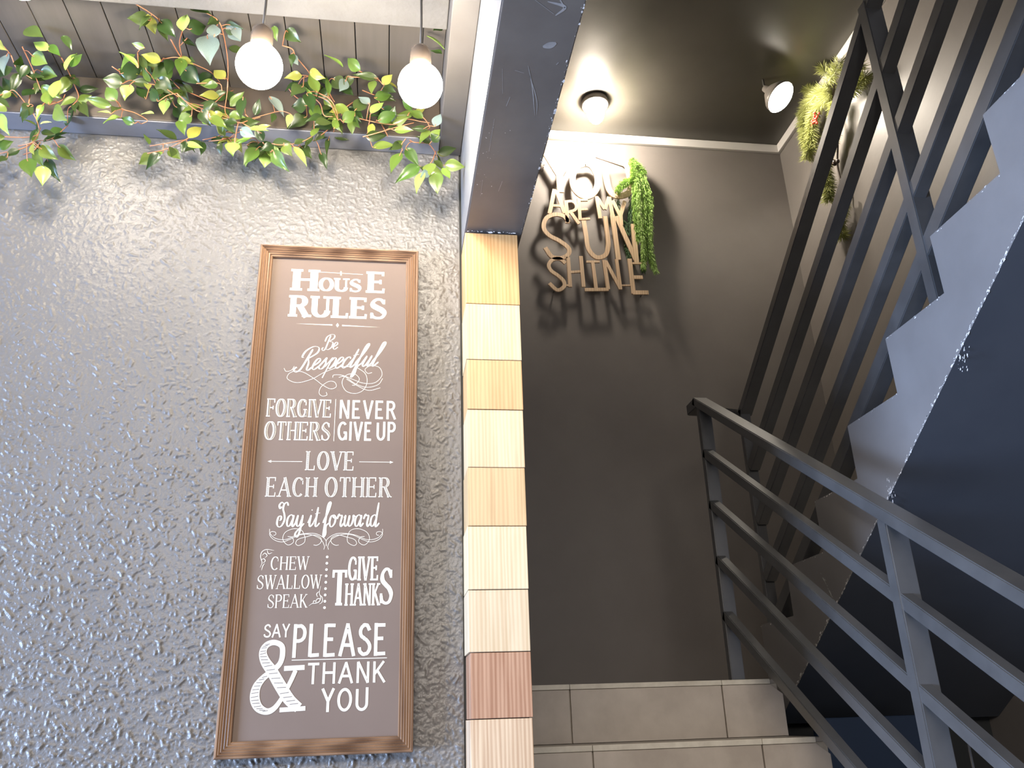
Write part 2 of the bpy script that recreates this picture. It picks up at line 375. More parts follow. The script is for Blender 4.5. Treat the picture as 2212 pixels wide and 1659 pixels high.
# scratches and rubbed patches on the beam underside
def onZ(x, y, Z): d = ray(x, y); d = d*((Z-EYE)/d.z); return Vector((d.x, d.y, Z))
rub = paint('rubbed_paint', (.26, .25, .24), (.34, .33, .32), rough=.5, nscale=60)
vs = []; fs = []
for pts, w in (([(595, 420), (622, 560), (638, 740)], .0011), ([(605, 480), (650, 640), (650, 735)], .0009), ([(430, 440), (432, 600)], .0008), ([(380, 760), (345, 970)], .0012), ([(305, 1150), (290, 1255)], .0010),
               ([(430, 1160), (405, 1225)], .0016), ([(480, 620), (455, 680)], .0018), ([(640, 0), (760, 90)], .0014), ([(720, 10), (830, 45), (770, 100)], .0030), ([(800, 0), (830, 50)], .0040), ([(690, 300), (735, 290), (775, 275)], .0075), ([(510, 450), (570, 468)], .0016), ([(775, 415), (790, 400)], .003)):
    P = crom([onZ(x/2.963+940, y/2.963, ZB-.0004) for x, y in pts], 5); b0 = len(vs); n = len(P)
    for i, p in enumerate(P):
        d = (P[min(i+1, n-1)]-P[max(i-1, 0)]).normalized(); q = Vector((-d.y, d.x, 0))*w*(.3+.7*math.sin(math.pi*i/(n-1)))
        vs += [p+q, p-q]
    for i in range(n-1): fs.append((b0+2*i, b0+2*i+1, b0+2*i+3, b0+2*i+2))
sc_ = link('paint_scratches', mesh_from('paint_scratches', vs, fs), rub, bb); sc_['kind'] = 'stuff'

# ------------------------------------------------------------------ lower flight of stairs
F1 = empty('stair_flight', (.78, 1.6, 0), 'lower flight of grey tiled steps with cream nosings rising beside the wood block pillar', 'stairs')
XL, XE, CH = .288, 1.265, .045
n = 0
for k in range(9):
    yk = 2.74-.28*k; zt = LZ-.17*k; zb = zt-.17
    yb = 2.74-.28*(k-1) if k else YFAR-.001
    # body of the step, chamfered right corner as in the photo
    body_z0 = 0 if k else LZ-.17
    box('step', XL, XE-.012, yk+.012, yb+(.012 if k else 0), body_z0, zt-.012, M['grout'], F1)
    box('tread', XL, XE-.003, yk+.008, yb+(.0 if k else 0), zt-.012, zt, M['tread'], F1, bev=.001)
    edges = [XL, .565, 1.062, XE] if k % 2 == 0 else [XL, .562, 1.052, XE-.012]
    for a, b in zip(edges, edges[1:]):
        bm = bmesh.new(); g = .0022 if a > XL else 0; g2 = .0022 if b < 1.2 else 0
        last = b > 1.2
        pr = [(a+g, zb+.001), (b-g2, zb+.001)] + ([(b-.0, zt-CH), (b-CH*.9, zt-.0145)] if last else [(b-g2, zt-.0145)]) + [(a+g, zt-.0145)]
        A = [bm.verts.new((p[0], yk, p[1])) for p in pr]; Bv = [bm.verts.new((p[0], yk+.011, p[1])) for p in pr]
        bm.faces.new(A); bm.faces.new(Bv[::-1])
        for i in range(len(pr)): bm.faces.new((A[i], Bv[i], Bv[(i+1) % len(pr)], A[(i+1) % len(pr)]))
        bmesh.ops.bevel(bm, geom=list(bm.edges), offset=.0007, segments=1, affect='EDGES')
        bm_obj('riser_tile', bm, M['tile'], F1)
    for a, b in zip(edges, edges[1:]):
        e = CH*.9 if b > 1.2 else .0008
        box('nosing_strip', a+.0006, b-e, yk-.004, yk+.03, zt-.0135, zt+.0015, M['nosing'], F1, bev=.0012)
# landing behind, wrapping to the right
structure(box('floor_landing', XE, XR, 3.15, YFAR, LZ-.13, LZ, M['tread']))
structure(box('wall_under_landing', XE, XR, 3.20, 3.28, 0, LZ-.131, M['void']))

# ------------------------------------------------------------------ upper flight
XS = 1.417; R2 = .1712; G2 = .2815
F2 = empty('stair_flight', (1.85, 2.3, LZ), 'upper stair flight with grey sawtooth side and dark sloping underside at right', 'stairs')
prof = []
N0 = -7
for k in range(6, N0, -1):
    yk = 1.486+.2815*k; zk = EYE+1.347-R2*k
    if k == 6: prof += [(yk, LZ+.0005)]
    else: prof += [(yk, zk-R2)]
    prof += [(yk, zk)]
yend = 1.486+.2815*(N0+1)-.2815
prof += [(yend, EYE+1.347-R2*(N0+1))]
sl = (1.006-.099)/(1.495-2.929)
zend = EYE+1.006+sl*(yend-1.495)
bot = 3.14
prof += [(yend, zend), (bot, EYE+1.006+sl*(bot-1.495)), (bot, LZ+.0005)]
def flight2():
    bm = bmesh.new(); n = len(prof)
    a = [bm.verts.new((XS, p[0], p[1])) for p in prof]; b = [bm.verts.new((XR-.002, p[0], p[1])) for p in prof]
    bm.faces.new(a); bm.faces.new(b[::-1])
    for i in range(n): bm.faces.new((a[i], b[i], b[(i+1) % n], a[(i+1) % n]))
    bmesh.ops.recalc_face_normals(bm, faces=bm.faces)
    me = bpy.data.meshes.new('flight_body'); bm.to_mesh(me); bm.free()
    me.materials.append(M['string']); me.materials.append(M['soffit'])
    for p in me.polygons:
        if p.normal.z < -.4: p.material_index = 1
    return link('flight_body', me, None, F2)
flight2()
chips('paint_chips', [((XS, 1.05, EYE+1.006+sl*(1.05-1.495)), (XS, 2.95, EYE+1.006+sl*(2.95-1.495)), (-1, 0, 0), (0, .54, .84))], 260, .004, .0028, M['chip'], F2, 8)
segs = []
for k in range(0, 7):
    yk = 1.486+.2815*k; zk = EYE+1.347-R2*k
    segs.append(((XS, yk-.28, zk), (XS, yk-.0, zk), (-1, 0, 0), (0, 0, -1)))
chips('paint_chips', segs, 60, .004, .0018, M['chip'], F2, 9)
segs = [((XS, 1.40, EYE+1.08), (XS, 1.42, EYE+1.02), (-1, 0, 0), (0, -.7, -.7)), ((XS, 1.75, EYE+.86), (XS, 1.79, EYE+.80), (-1, 0, 0), (0, -.7, -.7)),
        ((XS, 2.18, EYE+.63), (XS, 2.22, EYE+.50), (-1, 0, 0), (0, -.7, -.7)), ((XS, 2.66, EYE+.44), (XS, 2.60, EYE+.33), (-1, 0, 0), (0, -.7, -.7))]
chips('paint_chips', segs, 420, .022, .003, M['chip'], F2, 10)

# ------------------------------------------------------------------ railings
def rail_group(name, loc, label): return empty(name, loc, label, 'railing', None)
X1 = 1.11; SL1 = .642
RA = rail_group('stair_railing', (X1, 2.2, 0), 'lower black metal railing, five bars sloping down from the corner post to bottom right')
top0 = [1.079, .888, .700, .506, .320]
def r1z(i, y): return EYE+top0[i]-SL1*(2.76-y)
yn = .62
for i in range(5):
    w, h = (.055, .030) if i == 0 else (.032, .032)
    xo_ = -.006 if i == 0 else 0
    y_start = 2.80 if i == 0 else 2.772
    nm = 'handrail' if i == 0 else 'rail'
    bar(nm, (X1+xo_, y_start, r1z(i, y_start)), (X1+xo_, yn, r1z(i, yn)), w, h, M['metal'], RA)
# posts: corner post on the landing edge, mid post, newel by the first step
bar('post', (X1, 2.765, r1z(0, 2.765)-.02), (X1, 2.765, LZ+.0005), .045, .030, M['metal'], RA)
bar('post', (X1-.002, 1.745, r1z(0, 1.745)-.02), (X1-.002, 1.745, LZ-.17*4+.0005), .052, .034, M['metal'], RA)
bar('post', (X1, .63, r1z(0, .63)-.02), (X1, .63, 0.0), .052, .034, M['metal'], RA)
# horizontal return of the handrail and diagonal link to the upper railing
bar('handrail_return', (X1-.006, 2.79, r1z(0, 2.79)+.001), (X1-.006, 2.875, r1z(0, 2.79)+.001), .055, .040, M['metal'], RA)
X2 = 1.45; SL2 = -.665
RB = rail_group('stair_railing', (X2, 2.2, LZ), 'upper black metal railing, five bars climbing steeply beside the sawtooth flight')
ref = [(2.597, 1.594), (2.395, 1.475), (2.216, 1.370), (2.037, 1.266), (1.895, 1.182)]
def r2z(i, y): return EYE+ref[i][1]+SL2*(y-ref[i][0])
for i in range(5):
    w, h = (.052, .036) if i == 0 else (.042, .042)
    if i == 4: w, h = .052, .052
    nm = 'handrail' if i == 0 else 'rail'
    ys = 3.17 if i else 3.19
    bar(nm, (X2, ys, r2z(i, ys)), (X2, .30, r2z(i, .30)), w, h, M['metal'], RB)
bar('post', (X2, 3.16, r2z(0, 3.16)-.02), (X2, 3.16, LZ+.0005), .042, .030, M['metal'], RB)
bar('post', (X2-.002, 1.835, r2z(0, 1.835)-.01), (X2-.002, 1.835, EYE+1.347-R2*2+.0005), .060, .040, M['metal'], RB)
bar('post', (X2-.002, .71, r2z(0, .71)-.01), (X2-.002, .71, EYE+1.347+R2*2+.0005), .060, .040, M['metal'], RB)
lk = Vector((X1+.04, 2.87, r1z(0, 2.79))); lk2 = Vector((X2+.01, 3.20, r2z(0, 3.17)))
bar('handrail_link', lk, lk2, .045, .030, M['metal'], RB)

# ------------------------------------------------------------------ items below the landing
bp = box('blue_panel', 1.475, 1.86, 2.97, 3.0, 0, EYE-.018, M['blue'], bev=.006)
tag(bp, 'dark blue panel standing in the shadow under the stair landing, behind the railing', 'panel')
bm = bmesh.new(); pr = onY(2091, 1608, 2.42); bm_tube(bm, [(pr.x+.003, 2.42, 0), (pr.x+.001, 2.42, .7), (pr.x, 2.42, pr.z)], .0045, 8)
tag(bm_obj('metal_rod', bm, M['steel'], None, True), 'thin pale rod standing in the dark under the stairs at bottom right', 'rod')

# ------------------------------------------------------------------ pendants
def pendant(x, y, z, label, full=True):
    r = .0465
    E_ = empty('pendant_bulb', (x, y, z-r), label, 'pendant light', 'bare globe bulb pendants under the pale beam')
    bm = bmesh.new()
    pts = []
    for i in range(0, 25):
        th = -math.pi/2 + i*(math.pi*.83)/24
        pts.append((r*math.cos(th) if i else 0, r*math.sin(th)))
    rn, zn = pts[-1]
    pts += [(.0205, zn+.004), (.0195, zn+.008)]
    bm_lathe(bm, pts, (x, y, z), 40); bm_obj('bulb', bm, M['bulb'], E_, True)
    zt = z+pts[-1][1]
    bm = bmesh.new(); bm_lathe(bm, [(.0, 0), (.0205, 0), (.0225, .003), (.0228, .032), (.0215, .042), (.016, .050), (.006, .054), (0, .054)], (x, y, zt), 28)
    bm_obj('socket', bm, M['socket'], E_, True)
    bm = bmesh.new(); bm_lathe(bm, [(0, 0), (.006, 0), (.006, .004), (.0035, .009), (0, .009)], (x, y, zt+.053), 14)
    bm_obj('strain_relief', bm, M['cord'], E_, True)
    bm = bmesh.new(); bm_tube(bm, [(x, y, zt+.060), (x+.0008, y, (zt+ZC)/2), (x, y, ZC-.034)], .0028, 8); bm_obj('cord', bm, M['cord'], E_, True)
YP = 1.40
p1 = onY(560, 142, YP); pendant(p1.x, YP, p1.z, 'glowing globe bulb pendant hanging left of the framed sign top, among the vines')
p2 = onY(908, 184, YP); pendant(p2.x, YP, p2.z, 'glowing globe bulb pendant hanging closest to the dark beam')
p3 = onY(205, -52, YP); pendant(-.775, YP, EYE+1.448, 'glowing globe bulb pendant just above the top left corner of the photo')

# ------------------------------------------------------------------ stairwell lamps
L1 = empty('ceiling_lamp', (1.08, 3.66, ZT), 'glowing round ceiling lamp above the wooden word sign', 'ceiling lamp')
bm = bmesh.new(); bm_lathe(bm, [(0, 0), (.075, 0), (.075, -.030), (.068, -.036), (.060, -.030), (.060, -.004)], (1.08, 3.66, ZT-.0005), 36); bm_obj('collar', bm, M['ring'], L1, True)
bm = bmesh.new(); bm_lathe(bm, [(.0, -.145), (.026, -.138), (.040, -.118), (.046, -.092), (.044, -.066), (.036, -.035), (.034, -.008), (0, -.008)], (1.08, 3.66, ZT), 32); bm_obj('bulb', bm, M['spot'], L1, True)
LP = Vector((2.015, 3.345, EYE+3.05)); AX = (Vector((.42, -.40, -.80))).normalized()
L2 = empty('spot_lamp', LP, 'glowing spot lamp tilted beside the pine swag in the stairwell corner', 'spot lamp')
bm = bmesh.new(); bm_lathe(bm, [(0, .0), (.042, .001), (.076, -.003), (.084, -.010)], LP+AX*.006, 36, AX); bm_obj('lens', bm, M['lens'], L2, True)
bm = bmesh.new(); bm_lathe(bm, [(.084, -.004), (.087, -.008), (.082, -.03), (.045, -.080), (.022, -.10), (.018, -.13), (0, -.131)], LP, 32, AX); bm_obj('reflector_body', bm, M['ring'], L2, True)
e = LP-AX*.13
bm = bmesh.new(); bm_tube(bm, crom([e+AX*.01, e+Vector((0, 0, .02)), Vector((e.x, e.y, ZT-.001))], 5), .006, 8); bm_obj('arm', bm, M['cord'], L2, True)


# ------------------------------------------------------------------ lettering: stroke alphabet
# a stroke is (points, kind) : kind 'T' thick, 't' thin, 'n' broad-nib curve, 's' serif tick
def arc(cx, cy, rx, ry, a0, a1, n=22):
    return [(cx+rx*math.cos(math.radians(a0+(a1-a0)*i/n)), cy+ry*math.sin(math.radians(a0+(a1-a0)*i/n))) for i in range(n+1)]
def glyph(ch):
    """strokes on a unit-cap-height box, centre lines, width"""
    l = .12
    if ch == 'A': return [([(.06, 0), (.44, .99)], 't'), ([(.42, 1), (.80, 0)], 'T'), ([(.19, .34), (.67, .34)], 't')], .88, [(.06, 0), (.80, 0)]
    if ch == 'C': return [(arc(.42, .5, .35, .5, 48, 312), 'n'), ([(.70, .84), (.70, .64)], 's')], .78, []
    if ch == 'E': return [([(l, 0), (l, 1)], 'T'), ([(l, 1), (.62, 1)], 'b'), ([(l, .52), (.52, .52)], 'b'), ([(l, 0), (.64, 0)], 'b'), ([(.62, 1), (.62, .8)], 's'), ([(.64, 0), (.66, .22)], 's'), ([(.52, .42), (.52, .62)], 's')], .72, [(l, 0), (l, 1)]
    if ch == 'F': return [([(l, 0), (l, 1)], 'T'), ([(l, 1), (.62, 1)], 'b'), ([(l, .5), (.52, .5)], 'b'), ([(.62, 1), (.62, .78)], 's'), ([(.52, .4), (.52, .6)], 's')], .66, [(l, 0), (l, 1)]
    if ch == 'G': return [(arc(.42, .5, .35, .5, 48, 325), 'n'), ([(.72, .04), (.72, .42)], 'T'), ([(.50, .42), (.80, .42)], 'b'), ([(.70, .84), (.70, .66)], 's')], .84, []
    if ch == 'H': return [([(l, 0), (l, 1)], 'T'), ([(.70, 0), (.70, 1)], 'T'), ([(l, .52), (.70, .52)], 'b')], .82, [(l, 0), (l, 1), (.70, 0), (.70, 1)]
    if ch == 'I': return [([(l, 0), (l, 1)], 'T')], .24, [(l, 0), (l, 1)]
    if ch == 'K': return [([(l, 0), (l, 1)], 'T'), ([(l, .38), (.66, 1)], 't'), ([(.30, .56), (.72, 0)], 'T')], .80, [(l, 0), (l, 1), (.66, 1), (.72, 0)]
    if ch == 'L': return [([(l, 0), (l, 1)], 'T'), ([(l, 0), (.60, 0)], 'b'), ([(.60, 0), (.62, .24)], 's')], .66, [(l, 0), (l, 1)]
    if ch == 'M': return [([(l, 0), (l, 1)], 't'), ([(l, 1), (.46, .1)], 'T'), ([(.46, .1), (.80, 1)], 't'), ([(.80, 0), (.80, 1)], 'T')], .92, [(l, 0), (.80, 0), (l, 1), (.80, 1)]
    if ch == 'N': return [([(l, 0), (l, 1)], 't'), ([(l, 1), (.70, 0)], 'T'), ([(.70, 0), (.70, 1)], 't')], .82, [(l, 0), (l, 1), (.70, 1)]
    if ch == 'O': return [(arc(.42, .5, .34, .5, 0, 360, 36), 'n')], .84, []
    if ch == 'P': return [([(l, 0), (l, 1)], 'T'), ([(l, 1), (.36, 1)]+arc(.38, .75, .25, .25, 90, -90)+[(.36, .5), (l, .5)], 'n')], .70, [(l, 0), (l, 1)]
    if ch == 'R': return [([(l, 0), (l, 1)], 'T'), ([(l, 1), (.36, 1)]+arc(.38, .76, .24, .24, 90, -90)+[(.36, .52), (l, .52)], 'n'), ([(.40, .52), (.72, 0)], 'T')], .80, [(l, 0), (l, 1), (.72, 0)]
    if ch == 'S': return [(crom([(.60, .80), (.48, .97), (.30, .99), (.13, .85), (.14, .66), (.33, .53), (.52, .42), (.63, .24), (.53, .05), (.32, .0), (.13, .07), (.07, .22)], 6), 'S'), ([(.60, .94), (.60, .72)], 's'), ([(.07, .30), (.07, .04)], 's')], .70, []
    if ch == 'T': return [([(.36, 0), (.36, 1)], 'T'), ([(.04, 1), (.68, 1)], 'b'), ([(.04, 1), (.03, .78)], 's'), ([(.68, 1), (.69, .78)], 's')], .72, [(.36, 0)]
    if ch == 'U': return [([(l, 1), (l, .30)]+arc(.40, .30, .28, .30, 180, 360)[1:], 'n'), ([(.68, .30), (.68, 1)], 't')], .80, [(l, 1), (.68, 1)]
    if ch == 'V': return [([(.06, 1), (.40, 0)], 'T'), ([(.40, 0), (.72, 1)], 't')], .78, [(.06, 1), (.72, 1)]
    if ch == 'W': return [([(.05, 1), (.33, 0)], 'T'), ([(.33, 0), (.55, .98)], 't'), ([(.52, 1), (.80, 0)], 'T'), ([(.80, 0), (1.04, 1)], 't')], 1.1, [(.05, 1), (.54, 1), (1.04, 1)]
    if ch == 'Y': return [([(.05, 1), (.38, .45)], 'T'), ([(.38, .45), (.68, 1)], 't'), ([(.38, .47), (.38, 0)], 'T')], .74, [(.05, 1), (.68, 1), (.38, 0)]
    return [], .35, []
LOW = {  # script lower case (unslanted), advance
 'e': ([[(0, .14), (.16, .22), (.28, .36), (.22, .47), (.10, .44), (.04, .25), (.08, .05), (.20, -.01), (.38, .14)]], .36),
 's': ([[(0, .10), (.16, .40), (.20, .48), (.21, .38), (.30, .20), (.24, .02), (.10, .0), (.05, .08)], [(.25, .02), (.38, .14)]], .36),
 'p': ([[(0, .14), (.14, .46)], [(.15, .48), (.13, -.40)], [(.13, .30), (.24, .46), (.36, .42), (.38, .20), (.28, .0), (.17, .04)], [(.30, .0), (.48, .14)]], .46),
 'c': ([[(.30, .38), (.22, .47), (.08, .40), (.03, .20), (.09, .02), (.20, -.01), (.38, .14)]], .34),
 't': ([[(0, .14), (.14, .45)], [(.15, .80), (.13, .12), (.20, -.01), (.36, .14)], [(.02, .52), (.30, .56)]], .32),
 'f': ([[(0, .14), (.20, .60), (.28, .95), (.22, 1.02), (.14, .85), (.13, .3), (.12, -.30), (.16, -.45), (.24, -.30), (.20, 0), (.38, .16)]], .34),
 'u': ([[(0, .14), (.10, .46)], [(.11, .47), (.09, .14), (.16, .0), (.28, .08), (.36, .3)], [(.37, .47), (.35, .10), (.42, -.01), (.54, .14)]], .52),
 'l': ([[(0, .14), (.20, .60), (.27, .98), (.19, 1.06), (.12, .9), (.11, .12), (.18, -.01), (.36, .16)]], .32),
 'a': ([[(.34, .40), (.22, .48), (.07, .38), (.04, .16), (.12, .0), (.24, .06), (.34, .30)], [(.36, .47), (.34, .10), (.40, -.01), (.52, .14)]], .50),
 'y': ([[(0, .14), (.08, .46)], [(.09, .47), (.08, .14), (.16, .0), (.28, .08), (.34, .3)], [(.36, .47), (.34, -.1), (.26, -.42), (.12, -.40), (.12, -.26), (.32, -.06), (.50, .12)]], .48),
 'i': ([[(0, .14), (.12, .46)], [(.12, .47), (.10, .10), (.17, -.01), (.32, .14)], [(.12, .66), (.13, .70)]], .30),
 'o': ([[(.22, .47), (.08, .42), (.03, .20), (.10, .0), (.22, .0), (.33, .16), (.32, .38), (.22, .47), (.20, .38), (.32, .33), (.46, .38)]], .42),
 'r': ([[(0, .30), (.08, .50), (.14, .44), (.26, .44), (.23, .12), (.29, -.01), (.42, .14)]], .38),
 'w': ([[(0, .36), (.08, .47)], [(.08, .47), (.07, .14), (.14, .0), (.24, .08), (.30, .3), (.30, .46)], [(.30, .46), (.29, .14), (.36, .0), (.48, .08), (.54, .30), (.52, .46), (.66, .38)]], .62),
 'd': ([[(.34, .40), (.22, .48), (.07, .38), (.04, .16), (.12, .0), (.24, .06), (.34, .30)], [(.37, 1.0), (.34, .10), (.40, -.01), (.54, .14)]], .48),
 'B': ([[(.26, .95), (.22, .5), (.18, .05), (.05, -.08), (-.06, .04), (.0, .14)], [(-.02, .55), (.02, .85), (.25, 1.02), (.52, .98), (.56, .76), (.30, .54)], [(.30, .54), (.58, .46), (.60, .16), (.40, -.02), (.22, .04)]], .68),
 'R': ([[(.30, .92), (.26, .5), (.20, .06), (.04, -.08), (-.14, .0), (-.10, .14), (-.02, .10)], [(.06, .56), (-.06, .60), (-.02, .86), (.26, 1.04), (.58, .98), (.64, .74), (.30, .50)], [(.32, .50), (.46, .28), (.52, .02), (.62, -.03), (.74, .10)]], .72),
 'Z': ([[(.44, .86), (.34, 1.0), (.20, .92), (.18, .72), (.30, .5), (.36, .26), (.26, .03), (.10, -.02), (-.02, .12), (.0, .38), (.14, .42), (.16, .28), (.08, .24)], [(.16, .95), (.04, 1.0), (-.06, .88), (.0, .74), (.08, .82)]], .48),
}
class Print:
    """collects flat ribbons on a plane; origin + x right + z up, thin proud sheet"""
    def __init__(s, Y): s.v = []; s.f = []; s.Y = Y; s.lay = 0
    def ribbon(s, pts, ws, lift=0):
        pts = [Vector((p[0], p[1])) for p in pts]; n = len(pts); b = len(s.v); s.lay += 1
        if n < 2: return
        y = s.Y - lift - .0000015*(s.lay % 40)
        for i, p in enumerate(pts):
            d = pts[min(i+1, n-1)]-pts[max(i-1, 0)]
            if d.length < 1e-9: d = Vector((1, 0))
            d.normalize(); w = (ws[i] if isinstance(ws, list) else ws)/2; q = Vector((-d.y, d.x))*w
            yy = y-.0000022*i; s.v += [Vector((p.x+q.x, yy, p.y+q.y)), Vector((p.x-q.x, yy, p.y-q.y))]
        for i in range(n-1): s.f.append((b+2*i, b+2*i+1, b+2*i+3, b+2*i+2))
    def disc(s, x, z, r, lift=0, k=14):
        b = len(s.v)
        for i in range(k): s.v.append(Vector((x+r*math.cos(-2*math.pi*i/k), s.Y-lift, z+r*math.sin(-2*math.pi*i/k))))
        s.f.append(list(range(b, b+k)))
    def poly(s, P, lift=0):
        b = len(s.v)
        for p in P: s.v.append(Vector((p[0], s.Y-lift, p[1])))
        s.f.append(list(range(b, b+len(P))))
    def obj(s, name, mat, parent, label=None):
        o = link(name, mesh_from(name, s.v, s.f), mat, parent)
        if label: o['label'] = label
        return o
def nibw(pts, thin, thick, spine=False):
    n = len(pts); ws = []
    for i in range(n):
        d = Vector(pts[min(i+1, n-1)])-Vector(pts[max(i-1, 0)])
        if d.length < 1e-9: ws.append(thin); continue
        d.normalize(); k = abs(d.y)**1.4
        if spine: k = max(0, (abs(pts[i][1]-.5) < .26)*.9 + .25*k); 
        ws.append(thin+(thick-thin)*min(1, k))
    if spine:
        for _ in range(3): ws = [ws[0]]+[(ws[i-1]+ws[i]+ws[i+1])/3 for i in range(1, n-1)]+[ws[-1]]
    return ws
def caps(PR, text, x0, x1, zb, zt, style='sans', thick=.15, thin=.06, serif=.12, gap=.10, inlay=None, IN=None, slope=0, jitter=0):
    """fit a word in x0..x1 with cap height zt-zb"""
    G = [glyph(c) for c in text]; tot = sum(g[1]+gap for g in G)-gap
    h = zt-zb; sx = (x1-x0)/tot; cx = x0
    rnd = random.Random(len(text)*7+1)
    mean = (sx+h)/2; asp = sx
    for (st, w, sf) in G:
        def T(p): return (cx+p[0]*sx, zb+p[1]*h+slope*(cx+p[0]*sx-x0)+(rnd.uniform(-1, 1)*jitter*h))
        for pts, kd in st:
            if style == 'sans':
                if kd == 's': continue
                tw = thick*h; P = [T(p) for p in pts]
                # shorten horizontals so they stay inside the cap height
                if kd == 'b' or kd == 't' and abs(pts[0][1]-pts[-1][1]) < .01:
                    off = tw/2*(-1 if pts[0][1] > .9 else (1 if pts[0][1] < .1 else 0)); P = [(a, b+off) for a, b in P]
                elif kd in 'nS': P = [(a, zb+slope*(a-x0)+tw/2+(b-zb-slope*(a-x0))*(1-tw/h)) for a, b in P]
                PR.ribbon(P, tw)
            else:
                tk, tn = thick*asp, thin*h
                P = [T(p) for p in pts]
                if kd == 'T': PR.ribbon(P, tk); W_ = tk
                elif kd == 't': PR.ribbon(P, tn*1.1); W_ = 0
                elif kd == 'b':
                    off = tn/2*(-1 if pts[0][1] > .9 else (1 if pts[0][1] < .1 else 0)); PR.ribbon([(a, b+off) for a, b in P], tn); W_ = 0
                elif kd == 's': PR.ribbon(P, [tn*.9]*2); W_ = 0
                else:
                    P = [(a, zb+tn/2+(b-zb)*(1-tn/h)) for a, b in P]
                    ws = nibw([(p[0]*sx/h, p[1]) for p in pts], tn, tk, kd == 'S'); PR.ribbon(P, ws); W_ = tk
                if inlay and IN and kd in 'TnS':
                    if inlay == 'dots':
                        L = 0
                        for i in range(len(P)-1):
                            a, b = Vector(P[i]), Vector(P[i+1]); d = (b-a).length
                            wi = W_ if kd == 'T' else ws[i]
                            if wi < tk*.6: continue
                            while L < d:
                                c = a+(b-a)*(L/d if d else 0)
                                q = Vector((-(b-a).y, (b-a).x)).normalized()*wi*.27
                                IN.ribbon([c-q, c+q], h*.024, lift=.0005); L += h*.062
                            L -= d
                    elif inlay == 'line':
                        o_ = tk*.16; PP = [(a+o_, b) for a, b in P]
                        if kd == 'T': IN.ribbon([Vector(PP[0]).lerp(Vector(PP[1]), .05), Vector(PP[0]).lerp(Vector(PP[1]), .95)], tk*.36, lift=.0005)
                        else:
                            w2 = [max(.0001, (x_-tn*1.2)*.45) for x_ in ws]; IN.ribbon(PP, w2, lift=.0005)
        if style == 'serif':
            for (sx_, sz_) in sf:
                a, b = T((sx_, sz_)); off = thin*h*.5*(1 if sz_ < .5 else -1); hw = serif*sx
                PR.ribbon([(a-hw, b+off), (a+hw, b+off)], thin*h)
        cx += (w+gap)*sx
def script(PR, text, x0, x1, zb, xh, thin, thick, slant=.3, arch=0, capscale=1):
    adv = 0; items = []
    for c in text:
        if c == ' ': adv += .22; continue
        st, w = LOW[c]; k = capscale if c.isupper() else 1
        items.append((st, adv, k)); adv += w*k
    sx = (x1-x0)/adv; sc = xh/.47
    for st, a, k in items:
        for pts in st:
            P = crom([(p[0]*k, p[1]*k) for p in pts], 6)
            Q = []
            for p in P:
                X = x0+(a+p[0])*sx+p[1]*sc*slant; t = (X-x0)/(x1-x0)
                Q.append((X, zb+p[1]*sc+arch*t))
            ws = []
            n = len(Q)
            for i in range(n):
                d = Vector(Q[min(i+1, n-1)])-Vector(Q[max(i-1, 0)]); d.normalize() if d.length > 1e-9 else None
                down = abs(d.dot(Vector((slant, 1)).normalized()))**3
                ws.append(thin+(thick-thin)*down)
            for _ in range(2): ws = [ws[0]]+[(ws[i-1]+ws[i]+ws[i+1])/3 for i in range(1, n-1)]+[ws[-1]]
            ws[0] *= .6; ws[-1] *= .6
            PR.ribbon(Q, ws)

# ------------------------------------------------------------------ framed lettering board
YS = 1.822           # front of the board surface
YFf = 1.808          # front face of the frame
a = onY(565, 527, YFf); b = onY(905, 541, YFf); c = onY(457, 1641, YFf); d_ = onY(891, 1626, YFf)
SX0, SX1 = (a.x+c.x)/2, (b.x+d_.x)/2; SZ1, SZ0 = (a.z+b.z)/2, (c.z+d_.z)/2
FS = empty('framed_sign', ((SX0+SX1)/2, YW, SZ0), 'tall brown framed chalkboard-style sign of house rules lettering on the stucco wall', 'sign')
FW = .030
box('backing_board', SX0+.008, SX1-.008, YS, YS+.006, SZ0+.008, SZ1-.008, M['board'], FS)
box('hanging_cleat', SX0+.1, SX1-.1, YS+.0062, YW-.003, SZ1-.12, SZ1-.06, M['frame'], FS)
prof_f = [(0, YS+.010), (0, YFf+.003), (.0015, YFf), (.0045, YFf-.0005), (.006, YFf+.0025), (.0085, YFf-.0002), (.0105, YFf+.003), (.0135, YFf+.0005), (.0155, YFf+.0038), (.0185, YFf+.0018), (.0205, YFf+.005), (.0235, YFf+.0038), (.0255, YFf+.0072), (.0285, YFf+.0066), (.030, YFf+.0095), (.030, YS+.001), (.026, YS+.010)]
cor = [(SX0, SZ0, 1, 1), (SX1, SZ0, -1, 1), (SX1, SZ1, -1, -1), (SX0, SZ1, 1, -1)]
for i in range(4):
    A, Bc = cor[i], cor[(i+1) % 4]; vs = []
    for (cx, cz, ix, iz) in (A, Bc):
        for (t, y) in prof_f: vs.append((cx+ix*t*(.9965 if i % 2 else 1), y, cz+iz*t))
    n = len(prof_f); fs = [(k, (k+1) % n, n+(k+1) % n, n+k) for k in range(n)] + [list(range(n)), list(range(2*n-1, n-1, -1))]
    me = mesh_from('frame_rail', vs, fs); bm = bmesh.new(); bm.from_mesh(me); bmesh.ops.recalc_face_normals(bm, faces=bm.faces); bm.to_mesh(me); bm.free()
    link('frame_rail', me, M['frameh'] if i % 2 == 0 else M['frame'], FS)
YT = YS-.0005
def sp(x, y): p = onY(x, y, YT); return p.x, p.z
def line_box(xl, xr, yt, yb, at=None):
    """pixel box of a word -> sign-plane box"""
    xm = (xl+xr)/2
    x0, _ = sp(xl, (yt+yb)/2); x1, _ = sp(xr, (yt+yb)/2); _, zt = sp(xm, yt); _, zb = sp(xm, yb)
    return x0, x1, zb, zt
